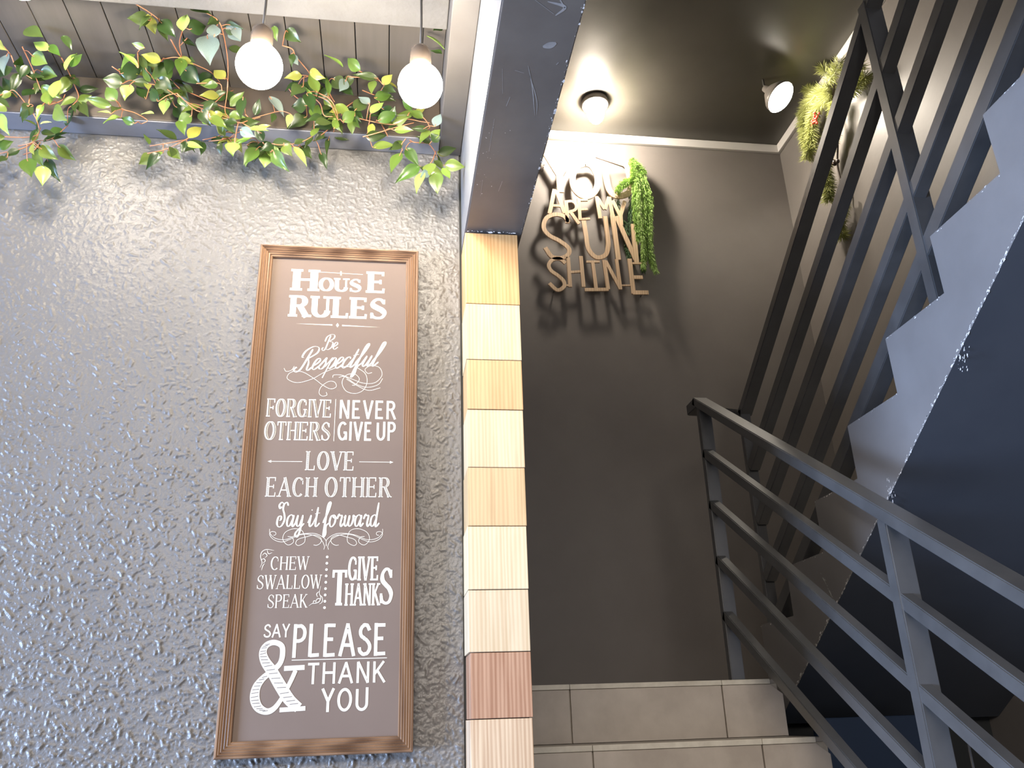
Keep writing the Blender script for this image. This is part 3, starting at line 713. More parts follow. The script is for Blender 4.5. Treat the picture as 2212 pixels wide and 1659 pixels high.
def word(text, xl, xr, yt, yb, **kw):
    PR = Print(YT); IN = Print(YT); x0, x1, zb, zt = line_box(xl, xr, yt, yb)
    caps(PR, text, x0, x1, zb, zt, IN=IN, **kw)
    o = PR.obj('lettering', M['chalk'], FS)
    if IN.v:
        i_ = IN.obj('letter_inlay', M['chalkdark'], o); i_.matrix_parent_inverse = Matrix.Identity(4); i_['kind'] = 'stuff'
    return o
# HOUSE RULES
slab = dict(style='serif', thick=.26, thin=.11, serif=.20, gap=.16)
PR = Print(YT)
for (t, xl, xr, yt, yb) in (('H', 631, 688, 582, 628), ('OUS', 688, 782, 601, 630), ('E', 793, 834, 587, 633)):
    x0, x1, zb, zt = line_box(xl, xr, yt, yb); caps(PR, t, x0+.002, x1-.002, zb, zt, **dict(slab, gap=.10))
def pxl(PR, pts, w, smooth=6, taper=False, z=(1, 0, 0)):
    P = [sp(p[0]/z[0]+z[1], p[1]/z[0]+z[2]) for p in pts]
    P = [tuple(v) for v in crom(P, smooth)] if smooth and len(P) > 2 else P
    n = len(P); ws = [w]*n
    if taper: ws = [w*(.35+.65*math.sin(math.pi*min(1, max(0, i/(n-1))))) for i in range(n)]
    PR.ribbon(P, ws)
pxl(PR, [(692, 587.5), (784, 593)], .0012); pxl(PR, [(736.5, 586), (736.6, 595)], .0034)
PR.obj('lettering', M['chalk'], FS)
word('RULES', 627, 834, 641, 687, **dict(slab, gap=.12))
PR = Print(YT)
P1 = [sp(638, 699), sp(718, 702)]; PR.poly([P1[0], (P1[1][0], P1[1][1]-.0016), (P1[1][0], P1[1][1]+.0016)])
P1 = [sp(821, 707), sp(739, 703)]; PR.poly([P1[0], (P1[1][0], P1[1][1]+.0016), (P1[1][0], P1[1][1]-.0016)])
q = sp(729, 702.5); PR.poly([(q[0]-.0036, q[1]), (q[0], q[1]-.0058), (q[0]+.0036, q[1]), (q[0], q[1]+.0058)])
PR.obj('divider_line', M['chalk'], FS)
# Be Respectful
PR = Print(YT)
x0, z0 = sp(697, 755); x1, z1 = sp(728, 751); script(PR, 'Be', x0, x1, z0, .0175, .0008, .0032, slant=.25, arch=.002)
x0, z0 = sp(640, 800); x1, z1 = sp(812, 790); script(PR, 'Respectful', x0, x1, z0, .0265, .001, .0042, slant=.42, arch=z1-z0, capscale=.98)
Z1 = (4.485, 540, 510)
for pts in ([(330, 1280), (350, 1310), (400, 1300), (430, 1260)],
            [(430, 1305), (375, 1335), (365, 1385), (460, 1420), (600, 1385), (720, 1320), (860, 1270), (960, 1265)],
            [(430, 1305), (520, 1320), (620, 1380), (700, 1440), (780, 1480), (835, 1460), (820, 1415), (760, 1410), (690, 1460), (670, 1520), (700, 1550), (745, 1540), (738, 1512)],
            [(800, 1370), (815, 1345), (900, 1350), (1000, 1390), (1100, 1425), (1210, 1420), (1278, 1350), (1255, 1275), (1175, 1255), (1115, 1290), (1140, 1330), (1182, 1322)],
            [(1040, 1275), (1115, 1330), (1135, 1410), (1100, 1490), (1020, 1525), (930, 1500), (892, 1420), (930, 1350), (1010, 1335), (1060, 1385), (1020, 1440), (990, 1445)],
            [(860, 1368), (920, 1362), (1020, 1430), (1130, 1465), (1240, 1440), (1285, 1380)],
            [(935, 1385), (1040, 1450), (1150, 1495), (1262, 1470)]):
    pxl(PR, pts, .00115, z=Z1)
PR.obj('lettering', M['chalk'], FS)
fg = dict(style='serif', thick=.26, thin=.06, serif=.17, gap=.13, inlay='line')
word('FORGIVE', 577, 716, 862, 901, **fg); word('OTHERS', 572, 713, 911, 951, **fg)
PR = Print(YT); pxl(PR, [(725.5, 862), (721, 953)], .0013); PR.obj('divider_line', M['chalk'], FS)
sn = dict(style='sans', thick=.118, gap=.16)
word('NEVER', 733, 856, 865, 905, **sn)
PR = Print(YT)
for t, xl, xr in (('GIVE', 729, 805), ('UP', 812, 855)):
    x0, x1, zb, zt = line_box(xl, xr, 911, 952); caps(PR, t, x0+.001, x1-.001, zb, zt, **sn)
PR.obj('lettering', M['chalk'], FS)
dt = dict(style='serif', thick=.20, thin=.05, serif=.16, gap=.15, inlay='dots')
word('LOVE', 661, 765, 975, 1016, **dt); word('EACH', 575, 685, 1031, 1073, **dt); word('OTHER', 702, 844, 1031, 1074, **dt)
PR = Print(YT)
for (xa, xb, y, ya) in ((653, 583, 997, 996.5), (776, 845, 997.5, 998.5)):
    pxl(PR, [(xa, y), (xb, ya)], .0013); h_ = sp(xb, ya); s_ = 1 if xb > xa else -1
    PR.poly([(h_[0]+s_*.005, h_[1]), (h_[0]-s_*.003, h_[1]+.0032), (h_[0]-s_*.003, h_[1]-.0032)][::-s_])
PR.obj('arrow_lines', M['chalk'], FS)
PR = Print(YT)
x0, z0 = sp(598, 1137); x1, z1 = sp(816, 1137)
script(PR, 'Zay it forward', x0, x1, z0, .0245, .0018, .0042, slant=.10)
PR.obj('lettering', M['chalk'], FS)
PR = Print(YT); Z2 = (4.61, 500, 840)
for pts in ([(942, 1565), (935, 1500), (850, 1445), (740, 1440), (640, 1460), (540, 1500), (440, 1490), (385, 1440), (380, 1395)],
            [(920, 1600), (925, 1560), (880, 1490), (780, 1450), (680, 1455), (580, 1500), (500, 1525), (420, 1500), (380, 1450), (400, 1422), (438, 1428), (440, 1452), (418, 1460)],
            [(735, 1480), (700, 1410), (620, 1393), (535, 1430), (512, 1500), (562, 1555), (618, 1525), (602, 1478), (560, 1470)],
            [(735, 1480), (725, 1530), (670, 1560), (640, 1540), (662, 1500), (740, 1475), (830, 1455), (890, 1485), (890, 1530), (852, 1557), (818, 1555)]):
    pxl(PR, pts, .0011, z=Z2); pxl(PR, [(1886-p[0], p[1]) for p in pts], .0011, z=Z2)
PR.obj('scroll_ornament', M['chalk'], FS)
bk = dict(style='serif', thick=.145, thin=.045, serif=.12, gap=.10)
word('CHEW', 585, 667, 1202, 1231, **bk); word('SWALLOW', 555, 694, 1242, 1272, **bk); word('SPEAK', 578, 664, 1284, 1313, **bk)
PR = Print(YT)
for i in range(9):
    q = sp(706.8-5.8*i/8, 1203+109.6*i/8); PR.disc(q[0], q[1], .0028)
PR.obj('dot_column', M['chalk'], FS)
PR = Print(YT)
for (pts) in ([(562, 1226), (566, 1215), (563, 1203), (566, 1192), (576, 1187), (592, 1189)], [(566, 1200), (572, 1195), (577, 1200), (572, 1205)], [(563, 1210), (570, 1207), (573, 1212), (567, 1217)], [(577, 1188), (580, 1196), (588, 1194)], [(565, 1232), (568, 1222), (572, 1217)],
              [(667, 1309), (674, 1304), (682, 1303), (690, 1299), (693, 1290), (690, 1281), (693, 1266)], [(682, 1303), (684, 1295), (690, 1293), (692, 1298)], [(676, 1304), (678, 1298), (683, 1299)], [(690, 1305), (696, 1300), (696, 1290), (690, 1285)], [(686, 1290), (684, 1283), (690, 1277)]):
    pxl(PR, pts, .0016, taper=True)
PR.obj('leaf_ornament', M['chalk'], FS)
hk = dict(style='serif', thick=.25, thin=.075, serif=.18, gap=.12)
PR = Print(YT); IN = Print(YT)
for t, xl, xr, yt, yb in (('GIVE', 753, 817, 1202, 1254), ('T', 718, 748, 1231, 1308), ('HANK', 746, 820, 1260, 1308), ('S', 821, 848, 1226, 1306)):
    x0, x1, zb, zt = line_box(xl, xr, yt, yb); caps(PR, t, x0, x1, zb, zt, **hk)
PR.obj('lettering', M['chalk'], FS)
word('SAY', 570, 626, 1348, 1377, style='sans', thick=.12, gap=.08)
PR = Print(YT); x0, x1, zb, zt = line_box(632, 836, 1347, 1418); caps(PR, 'PLEASE', x0, x1, zb, zt, style='sans', thick=.108, gap=.13, jitter=.012)
PR.obj('lettering', M['chalk'], FS)
PR = Print(YT); pxl(PR, [(630, 1426), (836, 1421)], .0016); PR.obj('divider_line', M['chalk'], FS)
word('THANK', 663, 834, 1430, 1476, style='sans', thick=.122, gap=.12); word('YOU', 694, 797, 1486, 1537, style='sans', thick=.125, gap=.16)
PR = Print(YT); Z4 = (4.608, 440, 1320)
amp = [(945, 965), (850, 880), (760, 740), (680, 600), (612, 500), (590, 410), (625, 340), (700, 312), (775, 345), (785, 430), (760, 520), (690, 590), (590, 670), (525, 760), (508, 870), (545, 960), (625, 1000), (700, 970), (770, 880), (830, 770), (880, 670), (915, 590)]
aw = [95, 108, 112, 105, 92, 74, 60, 52, 52, 52, 50, 55, 62, 80, 92, 82, 60, 50, 42, 42, 42, 42]
P = [tuple(v) for v in crom([sp(p[0]/4.608+440, p[1]/4.608+1320) for p in amp], 6)]
w_ = [tuple(v)[0] for v in crom([(x, 0) for x in aw], 6)]
px2m = .00101/4.608
PR.ribbon(P, [x*px2m*.92 for x in w_])
pxl(PR, [(800, 572), (1005, 560)], .0095, z=Z4); pxl(PR, [(755, 985), (1012, 968)], .0085, z=Z4)
o = PR.obj('ampersand', M['chalk'], FS)
IN = Print(YT); rnd = random.Random(5)
i = 3
while i < len(P)-6:
    c = Vector(P[i]); w = w_[i]*px2m*.36
    if w_[i] > 58: IN.ribbon([(c.x-w, c.y-.0006+rnd.uniform(-.001, .001)), (c.x+w, c.y+.0006+rnd.uniform(-.001, .001))], .0011, lift=.0005)
    i += 2
i_ = IN.obj('hatching', M['chalkdark'], o); i_.matrix_parent_inverse = Matrix.Identity(4); i_['kind'] = 'stuff'

# ------------------------------------------------------------------ wooden word sign on the back wall
YL = 3.895
WS = empty('wooden_word_sign', (1.08, YL, EYE+2.1), 'cut plywood word sign reading YOU ARE MY SUNSHINE standing off the stairwell wall', 'sign')
def solid(strokes, name, zf, label=None):
    bm = bmesh.new(); th = .009
    for j, (pts, w) in enumerate(strokes):
        P = [onY(p[0]/zf[0]+zf[1], p[1]/zf[0]+zf[2], YL) for p in pts]; P = crom(P, 6) if len(P) > 2 else P
        n = len(P); wm_ = w/zf[0]*.00238; vs = []; jy = YL-.00012*j
        for i, p in enumerate(P):
            d = (P[min(i+1, n-1)]-P[max(i-1, 0)]).normalized(); q = Vector((-d.z, 0, d.x))*wm_/2
            vs.append([bm.verts.new((p.x+s_*q.x, jy+yy, p.z+s_*q.z)) for s_, yy in ((1, 0), (-1, 0), (-1, th), (1, th))])
        for a_, b_ in zip(vs, vs[1:]):
            for k in range(4): bm.faces.new((a_[k], a_[(k+1) % 4], b_[(k+1) % 4], b_[k]))
        bm.faces.new(vs[0][::-1]); bm.faces.new(vs[-1])
    return bm_obj(name, bm, M['letterwood'], WS)
z7 = (7.9, 1160, 320); z4 = (2.963, 1130, 180)
solid([([(140, 80), (385, 480)], 105), ([(560, 190), (385, 480)], 105), ([(380, 450), (405, 750)], 125)], 'letter', z7)
solid([([(820, 260), (680, 320), (610, 470), (630, 660), (740, 790), (880, 820), (1000, 720), (1040, 560), (1000, 400), (920, 290), (820, 260)], 120)], 'letter', z7)
solid([([(1150, 260), (1180, 480), (1230, 700), (1330, 800), (1480, 800), (1590, 720), (1590, 520), (1530, 215)], 120)], 'letter', z7)
solid([([(300, 700), (215, 1115)], 75), ([(335, 720), (470, 1110)], 75), ([(260, 975), (450, 985)], 50)], 'letter', z7)
solid([([(495, 890), (520, 1275)], 70), ([(470, 915), (600, 905), (670, 970), (650, 1050), (520, 1095)], 55), ([(570, 1080), (720, 1290)], 65)], 'letter', z7)
solid([([(715, 860), (738, 1225)], 62), ([(715, 885), (865, 880)], 45), ([(725, 1045), (865, 1037)], 45), ([(735, 1210), (905, 1200)], 42)], 'letter', z7)
solid([([(1020, 820), (1080, 1195)], 72), ([(1040, 850), (1155, 1040)], 66), ([(1230, 830), (1160, 1040)], 66), ([(1230, 830), (1300, 1190)], 72)], 'letter', z7)
solid([([(1290, 890), (1430, 1170)], 70), ([(1500, 900), (1425, 1150)], 70), ([(1430, 1140), (1442, 1310)], 66)], 'letter', z7)
solid([([(292, 888), (262, 850), (205, 838), (150, 862), (132, 920), (165, 970), (235, 1008), (290, 1052), (292, 1090), (250, 1116), (185, 1108), (142, 1050)], 30)], 'letter', z4)
solid([([(388, 878), (402, 965), (420, 1060), (470, 1112), (528, 1096), (545, 1030), (535, 930), (525, 850)], 31)], 'letter', z4)
solid([([(572, 840), (612, 1128)], 34), ([(596, 850), (722, 1130)], 33), ([(705, 900), (727, 1145)], 34)], 'letter', z4)
solid([([(272, 1150), (235, 1122), (190, 1128), (165, 1160), (180, 1198), (225, 1230), (260, 1265), (262, 1300), (220, 1322), (168, 1278)], 25), ([(262, 1292), (300, 1292)], 12)], 'letter', z4)
solid([([(288, 1112), (302, 1302)], 26), ([(370, 1105), (388, 1302)], 26), ([(292, 1208), (382, 1202)], 18)], 'letter', z4)
solid([([(405, 1140), (490, 1140)], 16), ([(445, 1140), (468, 1312)], 24), ([(395, 1320), (548, 1318)], 24)], 'letter', z4)
solid([([(518, 1130), (545, 1318)], 26), ([(528, 1135), (622, 1312)], 24), ([(598, 1125), (624, 1318)], 24), ([(610, 1292), (700, 1292)], 10)], 'letter', z4)
solid([([(682, 1122), (708, 1345)], 30), ([(690, 1150), (795, 1152)], 14), ([(700, 1240), (766, 1240)], 26), ([(700, 1338), (803, 1338)], 30)], 'letter', z4)
bm = bmesh.new()
for (x, y) in ((1175, 357), (1330, 440), (1200, 620), (1390, 630)):
    p = onY(x, y, YL); bm_tube(bm, [(p.x, YL+.009, p.z), (p.x, YFAR, p.z)], .004, 8)
bm_obj('standoff_pin', bm, M['steel'], WS, True)
bm = bmesh.new(); p = onY(1175, 357, YL); bm_lathe(bm, [(0, 0), (.0045, 0), (.005, -.001), (0, -.0025)], (p.x, YL-.0005, p.z), 12, (0, 1, 0)); bm_obj('screw_head', bm, M['pod'], WS, True)
bm = bmesh.new(); a_ = onY(1287, 340, 3.86); b_ = onY(1345, 360, 3.91); bm_tube(bm, [a_, b_, b_+Vector((.05, .039, -.01))], .0035, 8)
bm_obj('twig_stick', bm, M['stick'], WS, True)

# ------------------------------------------------------------------ fine green garland draped over the word sign
def frond_mesh(name, path, mat, parent, dens=900, ln=.02, wd=.0022, rad=.012, seed=0, hang=.5, stemr=.0015):
    rnd = random.Random(seed); P = crom(path, 6); L = sum((P[i+1]-P[i]).length for i in range(len(P)-1))
    bm = bmesh.new(); bm_tube(bm, P, stemr, 5)
    n = int(dens*L)
    for _ in range(n):
        t = rnd.uniform(0, len(P)-1.001); i = int(t); p = P[i].lerp(P[i+1], t-i); d = (P[i+1]-P[i]).normalized()
        r = Vector((rnd.gauss(0, 1), rnd.gauss(0, 1), rnd.gauss(0, 1))); r -= d*r.dot(d); r.normalize()
        q = (r*.8+d*rnd.uniform(.1, .9)+Vector((0, 0, -hang))).normalized()
        l = ln*rnd.uniform(.5, 1.2); s = q.cross(Vector((rnd.gauss(0, 1), rnd.gauss(0, 1), rnd.gauss(0, 1)))).normalized()*wd*rnd.uniform(.7, 1.2)
        b0 = p+r*rnd.uniform(0, rad); 
        v = [bm.verts.new(b0-s*.4), bm.verts.new(b0+q*l*.5-s), bm.verts.new(b0+q*l), bm.verts.new(b0+q*l*.5+s)]
        bm.faces.new(v)
    o = bm_obj(name, bm, mat, parent); return o
g0 = onY(1372, 360, 3.86)
GG = empty('fern_garland', g0, 'bright green feathery garland draped over the right of the wooden word sign', 'garland')
def z7p(x, y, Y): return onY(x/7.9+1160, y/7.9+320, Y)
def z4p(x, y, Y): return onY(x/2.963+1130, y/2.963+180, Y)
strands = [([(1560, 210), (1660, 250), (1740, 340), (1810, 430), (1700, 520), (1560, 570), (1450, 640), (1370, 740)], z7p, 'moss'),
           ([(1640, 230), (1650, 400), (1640, 560)], z7p, 'moss')]
for i, (pts, fn, mt) in enumerate(strands):
    frond_mesh('frond', [fn(x, y, 3.872-.01*(i % 2)) for x, y in pts], M[mt], GG, dens=6500, ln=.022, wd=.0018, rad=.014, seed=i, hang=.2)
for i, (pts, mt) in enumerate([
    ([(760, 560), (790, 660), (800, 800), (790, 950), (800, 1060), (830, 1180)], 'moss'),
    ([(745, 580), (770, 700), (775, 850), (770, 1000), (775, 1130)], 'moss'),
    ([(725, 600), (740, 720), (745, 860), (765, 1000), (770, 1180)], 'moss'),
    ([(710, 640), (710, 760), (720, 880), (740, 1010)], 'moss'),
    ([(770, 600), (815, 730), (815, 900), (815, 1040), (850, 1210)], 'moss'),
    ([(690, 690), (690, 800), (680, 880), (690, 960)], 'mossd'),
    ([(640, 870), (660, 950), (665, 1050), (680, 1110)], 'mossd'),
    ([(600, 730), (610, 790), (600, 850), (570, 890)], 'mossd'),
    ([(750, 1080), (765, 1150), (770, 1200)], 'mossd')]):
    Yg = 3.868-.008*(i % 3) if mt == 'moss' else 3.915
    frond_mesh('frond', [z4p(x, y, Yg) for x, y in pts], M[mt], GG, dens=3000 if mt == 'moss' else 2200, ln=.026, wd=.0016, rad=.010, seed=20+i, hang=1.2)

# ------------------------------------------------------------------ pine swag on the right wall
def z5p(x, y, X): return onX(x/2.962+1600, y/2.962, X)
PG = empty('pine_swag', z5p(600, 700, 2.28), 'hanging pine swag with red berries and dark pods on the right stairwell wall', 'wreath')
for i, (pts, X, dn) in enumerate([
    ([(540, 470), (520, 420), (490, 385)], 2.24, 2600), ([(560, 560), (470, 590), (400, 545)], 2.24, 2200),
    ([(560, 560), (440, 650), (405, 740), (410, 850), (440, 960)], 2.22, 4200), ([(570, 600), (480, 700), (455, 800), (450, 900), (425, 1010)], 2.23, 4200),
    ([(600, 640), (600, 760), (580, 880), (560, 960)], 2.23, 3000), ([(600, 820), (555, 950), (545, 1080), (560, 1180), (560, 1280)], 2.22, 3600),
    ([(650, 1280), (640, 1380), (600, 1460), (565, 1535)], 2.23, 3200), ([(640, 1400), (640, 1470), (650, 1510)], 2.24, 2200),
    ([(560, 520), (600, 470), (640, 400)], 2.22, 2400), ([(640, 560), (720, 500), (760, 420)], 2.23, 2400), ([(640, 620), (740, 560), (800, 480)], 2.24, 2400)]):
    frond_mesh('pine_sprig', [z5p(x, y, X) for x, y in pts], M['pine'], PG, dens=dn*1.6, ln=.048, wd=.0018, rad=.010, seed=60+i, hang=.1, stemr=.003)
bm = bmesh.new(); bm_tube(bm, crom([z5p(x, y, 2.255) for x, y in ((600, 480), (590, 700), (620, 900), (620, 1060), (650, 1200), (655, 1300))], 5), .005, 8); bm_obj('stem', bm, M['stick'], PG, True)
rnd = random.Random(12)
for (cx, cy) in ((485, 745), (470, 780), (555, 1045), (540, 1060)):
    bm = bmesh.new()
    for _ in range(9):
        p = z5p(cx+rnd.uniform(-18, 18), cy+rnd.uniform(-22, 22), 2.215+rnd.uniform(-.01, .01))
        bmesh.ops.create_uvsphere(bm, u_segments=8, v_segments=6, radius=.0075, matrix=Matrix.Translation(p))
    bm_obj('berry_cluster', bm, M['berry'], PG, True)
for (cx, cy, r) in ((650, 1275, .014), (600, 1040, .013), (620, 1030, .010)):
    bm = bmesh.new(); p = z5p(cx, cy, 2.225); bm_lathe(bm, [(0, -1.6*r), (.6*r, -1.4*r), (r, -.5*r), (.9*r, .4*r), (.4*r, 1.4*r), (0, 2*r)], p, 14, (.1, .2, 1)); bm_obj('pod', bm, M['pod'], PG, True)

# ------------------------------------------------------------------ leafy vines along the fascia
def leaf_me(name, kx):
    """unit leaf: base at origin, tip at +X, normal +Z, folded along the midrib, drip tip"""
    T = [0, .04, .12, .24, .38, .54, .70, .84, .93, 1.0]; H = [0, .12, .27, .40, .44, .38, .26, .13, .055, 0]
    vs = []; fs = []
    for t, h in zip(T, H):
        z = -.16*t*t*kx + .05*math.sin(3*t); vs.append((t, 0, z-.03))
        for s_ in (-1, 1):
            vs.append((t+.01, s_*h*.55, z+.05*h*2)); vs.append((t+.02*h, s_*h, z+.08*h*2+.02*math.sin(9*t+s_)*kx))
    for i in range(len(T)-1):
        a, b = 5*i, 5*(i+1)
        fs += [(a, b, b+1, a+1), (a+1, b+1, b+2, a+2), (a, a+3, b+3, b), (a+3, a+4, b+4, b+3)]
    me = mesh_from(name, vs, fs, True); return me
leaf_meshes = {}
def leaf_data(mat, v):
    k = (mat, v)
    if k not in leaf_meshes:
        me = leaf_me('leaf', (.3, 1.0, 1.8)[v]); me.materials.append(M[mat]); leaf_meshes[k] = me
    return leaf_meshes[k]
def za(x, y): return (x/3.77, y/3.77)
def zb_(x, y): return (x/3.77+480, y/3.77)
V = {}
V[0] = empty('leafy_vine', (-.78, 1.74, ZF), 'artificial vine with green leaves at the top left corner, nearest the left photo edge', 'vine', None)
V[1] = empty('leafy_vine', (-.40, 1.74, ZF), 'artificial vine of green leaves and orange twigs above and left of the framed sign', 'vine', None)
V[2] = empty('leafy_vine', (0, 1.74, ZF), 'artificial vine of green leaves trailing beside the grey beam at the wall corner', 'vine', None)
def vid(x): return 0 if x < 183 else (1 if x < 690 else 2)
rnd = random.Random(21)
BR = {0: [], 1: [], 2: []}
branches = [(za, [(180, 380), (260, 550), (330, 730)]), (za, [(90, 450), (140, 560), (260, 640)]), (za, [(400, 855), (500, 820), (530, 770)]), (za, [(230, 870), (250, 760), (300, 680)]),
 (za, [(-40, 790), (60, 755), (120, 740), (230, 870)]), (za, [(230, 870), (290, 960), (320, 1050)]), (za, [(0, 1250), (180, 1210), (300, 1150), (420, 1130), (555, 1020)]), (za, [(-20, 1110), (180, 1120), (300, 1100), (330, 1040)]), (za, [(150, 1190), (260, 1160), (320, 1080)]), (za, [(500, 470), (560, 590), (610, 700), (640, 790), (600, 850), (555, 890), (550, 1000)]),
 (za, [(190, 1260), (270, 1230), (330, 1160)]),
 (za, [(910, 540), (1060, 640), (1130, 665), (1310, 705), (1440, 780), (1560, 850), (1700, 905), (1850, 955), (1960, 995), (2120, 955)]),
 (za, [(1390, 320), (1480, 470), (1600, 530), (1720, 590), (1790, 670)]), (za, [(1310, 490), (1400, 468), (1480, 470)]), (za, [(1485, 250), (1462, 350), (1480, 460)]), (za, [(1525, 310), (1470, 370)]),
 (za, [(1430, 700), (1560, 760), (1700, 820), (1820, 870), (1920, 890)]), (za, [(1430, 780), (1480, 820), (1650, 860), (1740, 840), (1820, 770), (1900, 735)]), (za, [(1440, 760), (1600, 900), (1700, 905)]),
 (za, [(1760, 150), (1810, 240), (1855, 500), (1850, 750), (1832, 900), (1870, 960)]), (za, [(1600, 680), (1780, 678), (1810, 740)]), (za, [(1380, 640), (1440, 700), (1500, 760)]),
 (za, [(945, 820), (990, 885), (1100, 920), (1200, 980), (1150, 1010)]), (za, [(1280, 820), (1340, 740), (1385, 800)]), (za, [(1120, 430), (1180, 560), (1220, 650)]),
 (za, [(1200, 1250), (1340, 1220), (1450, 1170), (1560, 1110)]), (za, [(1220, 1190), (1400, 1160), (1540, 1130)]), (za, [(1650, 1140), (1780, 1110), (1850, 1075), (1940, 1080), (2050, 990)]), (za, [(1700, 1150), (1800, 1140), (1930, 1110)]),
 (za, [(1100, 30), (1200, 90), (1290, 160), (1290, 210)]),
 (zb_, [(0, 960), (90, 990), (160, 1000), (260, 960), (430, 912)]), (zb_, [(0, 1130), (60, 1120), (120, 1080)]), (zb_, [(190, 930), (250, 1000)]), (zb_, [(160, 1000), (230, 1040), (320, 1085)]),
 (zb_, [(490, 370), (570, 400), (600, 460), (700, 580), (740, 640), (800, 690), (790, 760)]), (zb_, [(620, 690), (650, 640), (700, 620), (640, 610)]), (zb_, [(540, 720), (600, 790), (680, 835)]),
 (zb_, [(730, 780), (830, 800), (900, 870), (945, 980)]), (zb_, [(790, 760), (880, 810), (930, 900), (945, 980)]), (zb_, [(740, 770), (860, 820), (910, 900), (940, 970)]), (zb_, [(750, 800), (800, 850), (830, 940), (900, 950)]), (zb_, [(860, 680), (880, 770), (915, 830)]), (zb_, [(1070, 830), (990, 890), (970, 940)]),
 (zb_, [(740, 1145), (820, 1090), (880, 1040)]), (zb_, [(985, 1000), (1030, 965), (1080, 958), (1200, 985), (1330, 1010), (1420, 1010), (1500, 970), (1620, 990), (1690, 1000)]),
 (zb_, [(1145, 1115), (1300, 1072), (1420, 1035), (1560, 1000)]), (zb_, [(1300, 1015), (1330, 1070), (1350, 1115)]), (zb_, [(1030, 625), (1130, 630), (1200, 628), (1290, 670), (1320, 690), (1250, 800)]), (zb_, [(1110, 575), (1180, 610), (1240, 640)]), (zb_, [(1140, 735), (1230, 770), (1260, 770)]),
 (zb_, [(300, 1160), (400, 1170), (480, 1180), (620, 1165), (700, 1130), (750, 1098)]), (zb_, [(460, 1165), (540, 1190), (620, 1195)]), (zb_, [(330, 1210), (380, 1170), (440, 1180)]), (zb_, [(330, 1160), (370, 1210), (400, 1240)]),
 (zb_, [(1510, 1130), (1560, 1158), (1650, 1165), (1690, 1180), (1740, 1250), (1780, 1340), (1815, 1345)]), (zb_, [(1735, 1120), (1690, 1170)]), (zb_, [(1740, 1230), (1710, 1310), (1660, 1360), (1600, 1350)]), (zb_, [(1495, 1130), (1460, 1180), (1470, 1230)]), (zb_, [(870, 1060), (870, 1100), (900, 1110), (910, 1060)]), (zb_, [(1510, 940), (1540, 915), (1640, 960), (1690, 1040), (1640, 1050)])]
for fn, pts in branches:
    px = [fn(*p) for p in pts]; mx_ = sum(p[0] for p in px)/len(px); v = vid(mx_)
    Y = rnd.uniform(1.70, 1.765)
    if sum(p[1] for p in px)/len(px) > 285: Y = rnd.uniform(1.745, 1.80)
    P = crom([onY(p[0], p[1], min(Y+rnd.uniform(-.012, .012), 1.512/max(.1, onY(p[0], p[1], 1.0).z-EYE))) for p in px], 5)
    bm = bmesh.new(); n = len(P); bm_tube(bm, P, [.0015-.0006*i/n for i in range(n)], 6)
    bm_obj('twig', bm, M['twig'], V[v], True); BR[v] += P
